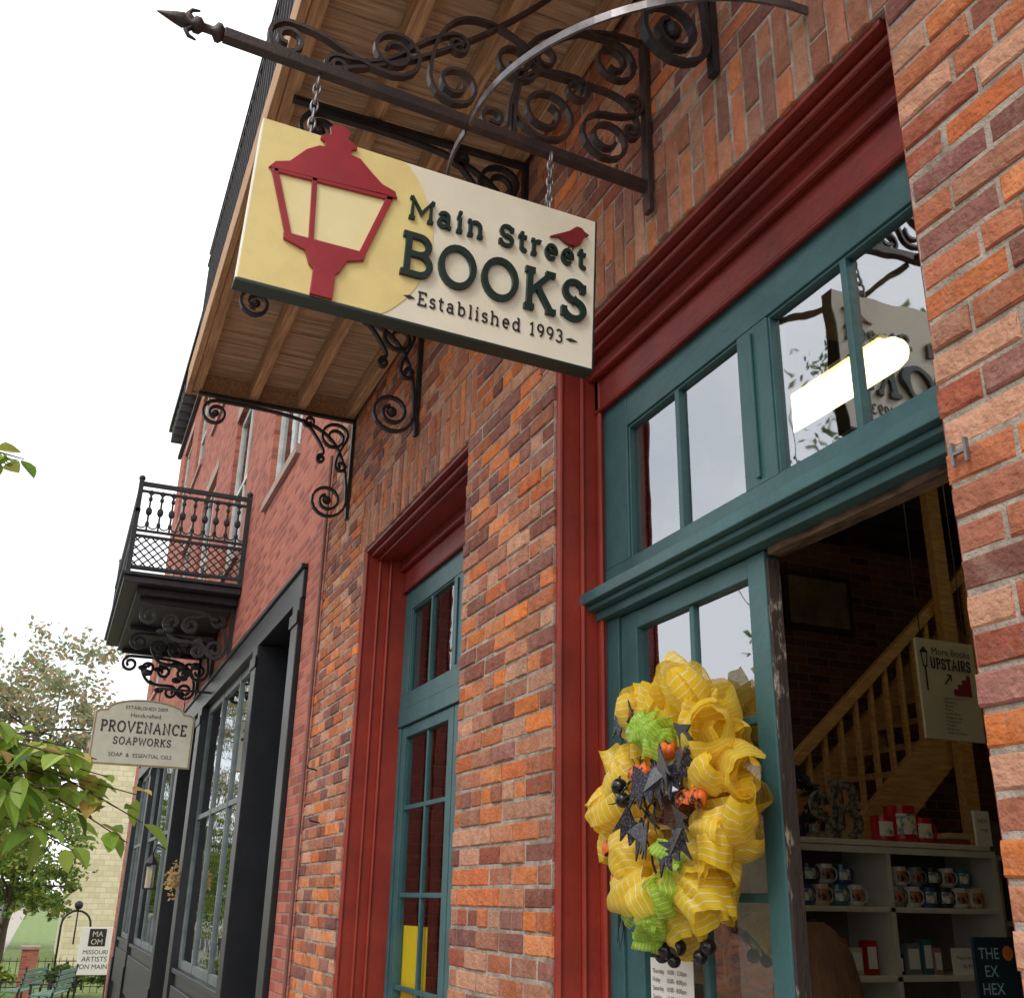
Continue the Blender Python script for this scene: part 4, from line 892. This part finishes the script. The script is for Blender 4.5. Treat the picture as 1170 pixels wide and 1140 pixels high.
b.build('trunk',mBark,NT,smooth=True); lf.build('crown',mLeaf,NT)
tree('tall thin autumn tree against the sky beyond the far end of the row',(-1.2,50,0),8,[((-1,50,10.0),(2.6,3,2.0)),((-3.7,51,9.2),(2.2,2.5,1.8)),((1.3,50,8.4),(1.7,2,1.3)),((-.5,50,7.2),(2.4,2.2,1.4)),((-3.2,50,6.0),(2.2,2,1.6))],6500,.25,hazyg,.2,'distant_tree')
tree('round green tree behind the iron fence at lower left',(-.8,37,0),2.0,[((-.9,37,2.4),(1.7,1.6,.8)),((.4,37,1.7),(1.0,1.2,.6)),((-1.6,37,1.3),(1.4,1.2,.6)),((-.6,37,3.6),(1.5,1.5,.8))],6500,.16,green,.12,'garden_tree')
tree('low green shrub along the iron fence at lower left',(-.6,33,0),-.6,[((-.9,33,-.5),(.7,.5,.35)),((-1.9,33.5,-.4),(.8,.5,.4))],2200,.12,green,.03,'garden_shrub',None,'shrub')
tree('low dark green shrub behind the white signboard',(1.0,32.6,0),-.6,[((.9,32.6,-.45),(.5,.5,.35)),((1.8,32.8,-.35),(.6,.5,.4))],2000,.12,[lin(96,116,62),lin(80,100,54),lin(116,132,70)],.03,'garden_shrub',None,'shrub')
tree('tall leafy tree across the street, nearer one',(-10.3,13.0,0),7,[((-9.8,12.9,9.6),(2.0,2.0,1.7)),((-10.3,15.2,8.4),(1.8,1.8,1.8)),((-10.2,11,8.2),(1.8,1.8,1.8)),((-10.3,13.4,6.4),(2.2,2.2,1.4))],12000,.17,[tuple(c*.6 for c in g[:3])+(1,) for g in green],.2,'avenue_tree','trees across the street')
tree('tall leafy tree across the street, farther one',(-10.6,30,0),5,[((-10.5,30,6.6),(2.2,2.2,2.0)),((-10.8,33,5.6),(2.2,2.2,1.6)),((-10.4,27.6,5.0),(1.8,1.8,1.4))],6000,.24,[tuple(c*.6 for c in g[:3])+(1,) for g in green],.2,'avenue_tree','trees across the street')
OB=empty('opposite_brick_building','long low brick building on the far side of the street','building',(-18,12,0)); b=MB(); wall=[(k,k+1.1,.9,2.6) for k in range(-8,34,3)]
wall_cells(b,-14.6,-14.2,-10,36,-1.2,4.6,wall); b.box(-22,-10,-1.2,-14.61,36,4.5); b.build('wall',mBrickS,OB)
for k in range(-8,34,3):
    b=MB(); b.box(-14.45,k,.9,-14.40,k+1.1,2.6); b.build('window',mBlack,OB)
b=MB(); b.box(-22.2,-10.2,4.6,-14.0,36.2,4.9); b.build('roof',mDark,OB)
CB=empty('cream_building','pale yellow painted brick building beyond the trees at far left','building',(6,48,0)); b=MB(); b.box(1.1,46,-1.2,12,58,7.0); b.build('wall',brick_shader('cream_brick',[lin(218,206,172),lin(210,198,164),lin(224,212,182)],lin(200,188,158),bw=.4,bh=.2,msize=.02,blotch=(.9,1.05)),CB)
b=MB(); b.box(.9,45.8,7.0,12.2,58.2,7.3); b.build('roof',mTrim,CB)
for (x,z) in ((4.0,.6),(4.0,3.9)):
    b=MB(); b.box(x,45.95,z,x+.9,45.99,z+1.6); o=b.build('window',mSash,CB); b=MB(); b.box(x+.08,45.93,z+.08,x+.82,45.949,z+1.52); b.build('pane',mBlack,o)
tree('wide green tree mass behind the fence near the cream building',(-3.5,60,0),4,[((-3.5,60,2.6),(3.0,2,2.0)),((-7,62,3.4),(3.5,2,2.2)),((-.2,60,1.6),(1.4,1.5,1.2))],6000,.34,[lin(112,128,76),lin(98,114,66),lin(136,136,84)],.3,'distant_tree')
zb=-1.0
FE=empty('iron_fence','low black iron fence at the edge of the lawn','fence',(1.2,34,zb)); b=MB(); x=-.6
while x<2.8: b.box(x-.008,34,.0+zb,x+.008,34.016,zb+.9); x+=.18
for z in (.15,.80): b.box(-.6,33.995,zb+z,2.8,34.02,zb+z+.02)
b.build('railing',mIronB,FE)
BPi=empty('brick_gate_pillar','short brick pillar with stone cap left of the white signboard','pillar',(.05,31.8,zb)); b=MB(); b.box(-.15,31.6,zb,.25,32.0,zb+1.2); b.build('shaft',mBrick2,BPi); b=MB(); b.box(-.19,31.56,zb+1.2,.29,32.04,zb+1.29); b.build('cap',mTrim,BPi,bevel=.02)
AR=empty('garden_arch','dark iron arch with a round ornament behind the fence','arch',(1.1,35,zb)); b=MB(); b.tube([(.75,35,zb),(.75,35,zb+1.7)]+[(1.15-.4*math.cos(t),35,zb+1.7+.4*math.sin(t)) for t in [PI*k/10 for k in range(1,10)]]+[(1.55,35,zb+1.7),(1.55,35,zb)],.03,8); b.build('frame',mIronB,AR,smooth=True)
b=MB(); b.ball((1.15,35,zb+2.25),.12); b.tube([(1.15,35,zb+1.2),(1.15,35,zb+2.15)],.025,6); b.build('ornament',mIronB,AR,smooth=True)
MS=empty('gallery_signboard','white signboard with black square logo standing on the lawn','sign',(1.5,28.5,-.93)); b=MB(); b.box(1.08,28.5,-.20,1.83,28.56,.84); b.build('board',mat('bright_board',lin(246,246,242),lin(240,240,236),rough=.5),MS,bevel=.005)
for x in (1.10,1.76):
    b=MB(); b.box(x,28.51,-.95,x+.05,28.55,-.20); b.build('leg',mIronB,MS)
f9=frame_y((1.455,28.498,.32)); b=MB(); b.poly([(-.19,.10),(.19,.10),(.19,.48),(-.19,.48)],.0005,.003,f9)
btext(b,'MISSOURI',f9,0,-.07,.13,.002,'CENTER'); btext(b,'ARTISTS',f9,0,-.23,.155,.002,'CENTER'); btext(b,'ON MAIN',f9,0,-.39,.145,.002,'CENTER'); b.build('lettering',mLet,MS)
b=MB(); btext(b,'MA',f9,0,.31,.17,.006,'CENTER'); btext(b,'OM',f9,0,.14,.17,.006,'CENTER'); b.build('logo',mWhite,MS)
mBench=mat('green_bench_paint',lin(96,138,122),rough=.5)
def bench(x,y,rz,label):
    e=empty('park_bench',label,'bench',(x,y,gz(y)),'green benches',rot=(0,0,rz))
    b=MB()
    for k in range(4): b.box(-.7,-.2+k*.11,.44,.7,-.11+k*.11,.465)
    b.build('seat',mBench,e,local=True)
    b=MB()
    for k in range(4): b.box(-.7,.24+k*.02,.52+k*.1,.7,.265+k*.02,.59+k*.1)
    b.build('backrest',mBench,e,local=True)
    for s_ in (-.66,.66):
        b=MB(); b.box(s_-.02,-.2,0,s_+.02,-.16,.64); b.box(s_-.02,.2,0,s_+.02,.24,.44); b.beam((s_,.22,.4),(s_,.33,.95),.04,.03,(1,0,0)); b.box(s_-.025,-.22,.64,s_+.025,.26,.665); b.build('leg',mIronB,e,local=True)
bench(.50,24.6,math.radians(255),'nearer pale green metal bench at lower left')
bench(-.05,27.6,math.radians(250),'farther pale green metal bench before the brick pillar')
CA=empty('parked_car','white parked car far down the street at lower left','car',(-2.9,38,-1.13))
cf=lambda u,v,d:Vector((-2.9+d,38+u,v-1.13)); b=MB(); prof=[(-2.2,.3),(-2.25,.75),(-2.0,.95),(-1.3,1.0),(-.7,1.45),(.9,1.48),(1.7,1.02),(2.2,.9),(2.25,.3)]
b.poly(prof,-.85,.85,cf); b.build('body',mat('car_white',lin(225,226,228),rough=.2),CA,bevel=.06)
b=MB(); b.poly([(-1.2,1.03),(-.66,1.40),(.85,1.43),(1.5,1.04)],-.86,.86,cf); b.build('window',mBlack,CA)
b=MB(); b.quad(cf(-1.27,1.06,-.7),cf(-1.27,1.06,.7),cf(-.74,1.44,.62),cf(-.74,1.44,-.62)); b.build('rear_window',mBlack,CA)
for y in (-1.4,1.4):
    for x in (-.8,.8):
        b=MB(); b.lathe(cf(y,.33,x-.1),[(.33,0),(.33,.2)],18,'x'); b.build('wheel',mBlack,CA)
for x in (-.65,.65):
    b=MB(); p=cf(-2.26,.6,x); b.box(p.x-.14,p.y-.02,p.z,p.x+.14,p.y+.02,p.z+.15); b.build('tail_light',mSignRed,CA,bevel=.01)
LA=empty('wall_lantern','small black lantern on the black storefront pilaster','lantern',(1.35,14.95,1.9)); b=MB(); b.box(1.22,15.02,1.65,1.38,15.18,1.67); b.box(1.22,15.02,1.95,1.38,15.18,1.97)
for x in (1.225,1.365):
    for y in (15.025,15.165): b.box(x,y,1.67,x+.01,y+.01,1.95)
b.lathe((1.3,15.1,1.97),[(.09,0),(.02,.1),(.015,.14)],8); b.tube([(1.3,15.1,2.1),(1.34,15.1,2.2),(1.46,15.1,2.15)],.01,6); b.build('frame',mIronB,LA)
b=MB(); b.lathe((1.3,15.1,1.67),[(.05,0),(.05,.26)],10); b.build('glass',mat('lantern_glass',lin(215,205,175),rough=.3),LA)
DG=empty('dried_flower_bundle','dried tan flower bundle hung on the black storefront','flowers',(1.40,13.2,1.8)); b=MB()
for k in range(160):
    c=Vector((1.39+R.gauss(0,.04),13.2+R.gauss(0,.07),1.75+R.gauss(0,.09))); d=Vector((R.uniform(-1,1),R.uniform(-1,1),R.uniform(-1,1))).normalized()*.03; n=d.cross(Vector((1,.3,.2))).normalized()*.015; b.cc=pick([lin(230,200,140),lin(200,166,110)]); b.quad(c-d,c+n,c+d,c-n)
b.build('petals',mLeaf,DG)
# ------------------------------------------------------------ world, sun, camera
W=bpy.data.worlds.new('World'); S.world=W; W.use_nodes=True; N=W.node_tree.nodes; L=W.node_tree.links
bg=N['Background']; bg.inputs['Strength'].default_value=.1
sky=N.new('ShaderNodeTexSky'); sky.sky_type='NISHITA'; sky.sun_disc=False
sd=Vector((-.65,-.45,.75)).normalized(); sky.sun_elevation=math.asin(sd.z); sky.sun_rotation=math.atan2(sd.x,sd.y)
tc=N.new('ShaderNodeTexCoord'); no=N.new('ShaderNodeTexNoise'); no.inputs['Scale'].default_value=3; no.inputs['Detail'].default_value=5; L.new(tc.outputs['Generated'],no.inputs['Vector'])
rp=N.new('ShaderNodeValToRGB'); rp.color_ramp.elements[0].position=.36; rp.color_ramp.elements[0].color=(.70,.74,.79,1); rp.color_ramp.elements[1].position=.54; rp.color_ramp.elements[1].color=(1,1,1,1)
L.new(no.outputs['Fac'],rp.inputs[0])
sc=N.new('ShaderNodeVectorMath'); sc.operation='SCALE'; sc.inputs['Scale'].default_value=17.5; L.new(rp.outputs[0],sc.inputs[0])
mx=N.new('ShaderNodeMix'); mx.data_type='RGBA'; mx.inputs[0].default_value=.92; L.new(sky.outputs[0],mx.inputs[6]); L.new(sc.outputs[0],mx.inputs[7]); L.new(mx.outputs[2],bg.inputs['Color'])
sl_=bpy.data.lights.new('sun','SUN'); sl_.energy=1.25; sl_.angle=math.radians(16); sl_.color=(1,.96,.9); so=bpy.data.objects.new('sun',sl_); COL.objects.link(so); so.rotation_euler=sd.to_track_quat('Z','Y').to_euler()
Yc=Vector((-541,-448,-1193)).normalized(); Zc=Vector((65,3100,-1193)); Zc=(Zc-Yc*Zc.dot(Yc)).normalized(); Xc=Yc.cross(Zc)
M3=Matrix((Xc,Yc,Zc)); cam=bpy.data.cameras.new('camera'); co=bpy.data.objects.new('camera',cam); COL.objects.link(co)
co.matrix_world=Matrix.Translation((0,0,1.6))@M3.to_4x4(); cam.sensor_width=36; cam.sensor_fit='HORIZONTAL'; cam.lens=36*1193/1170; cam.clip_end=2000; cam.clip_start=.05
S.camera=co
S.view_settings.view_transform='Standard'
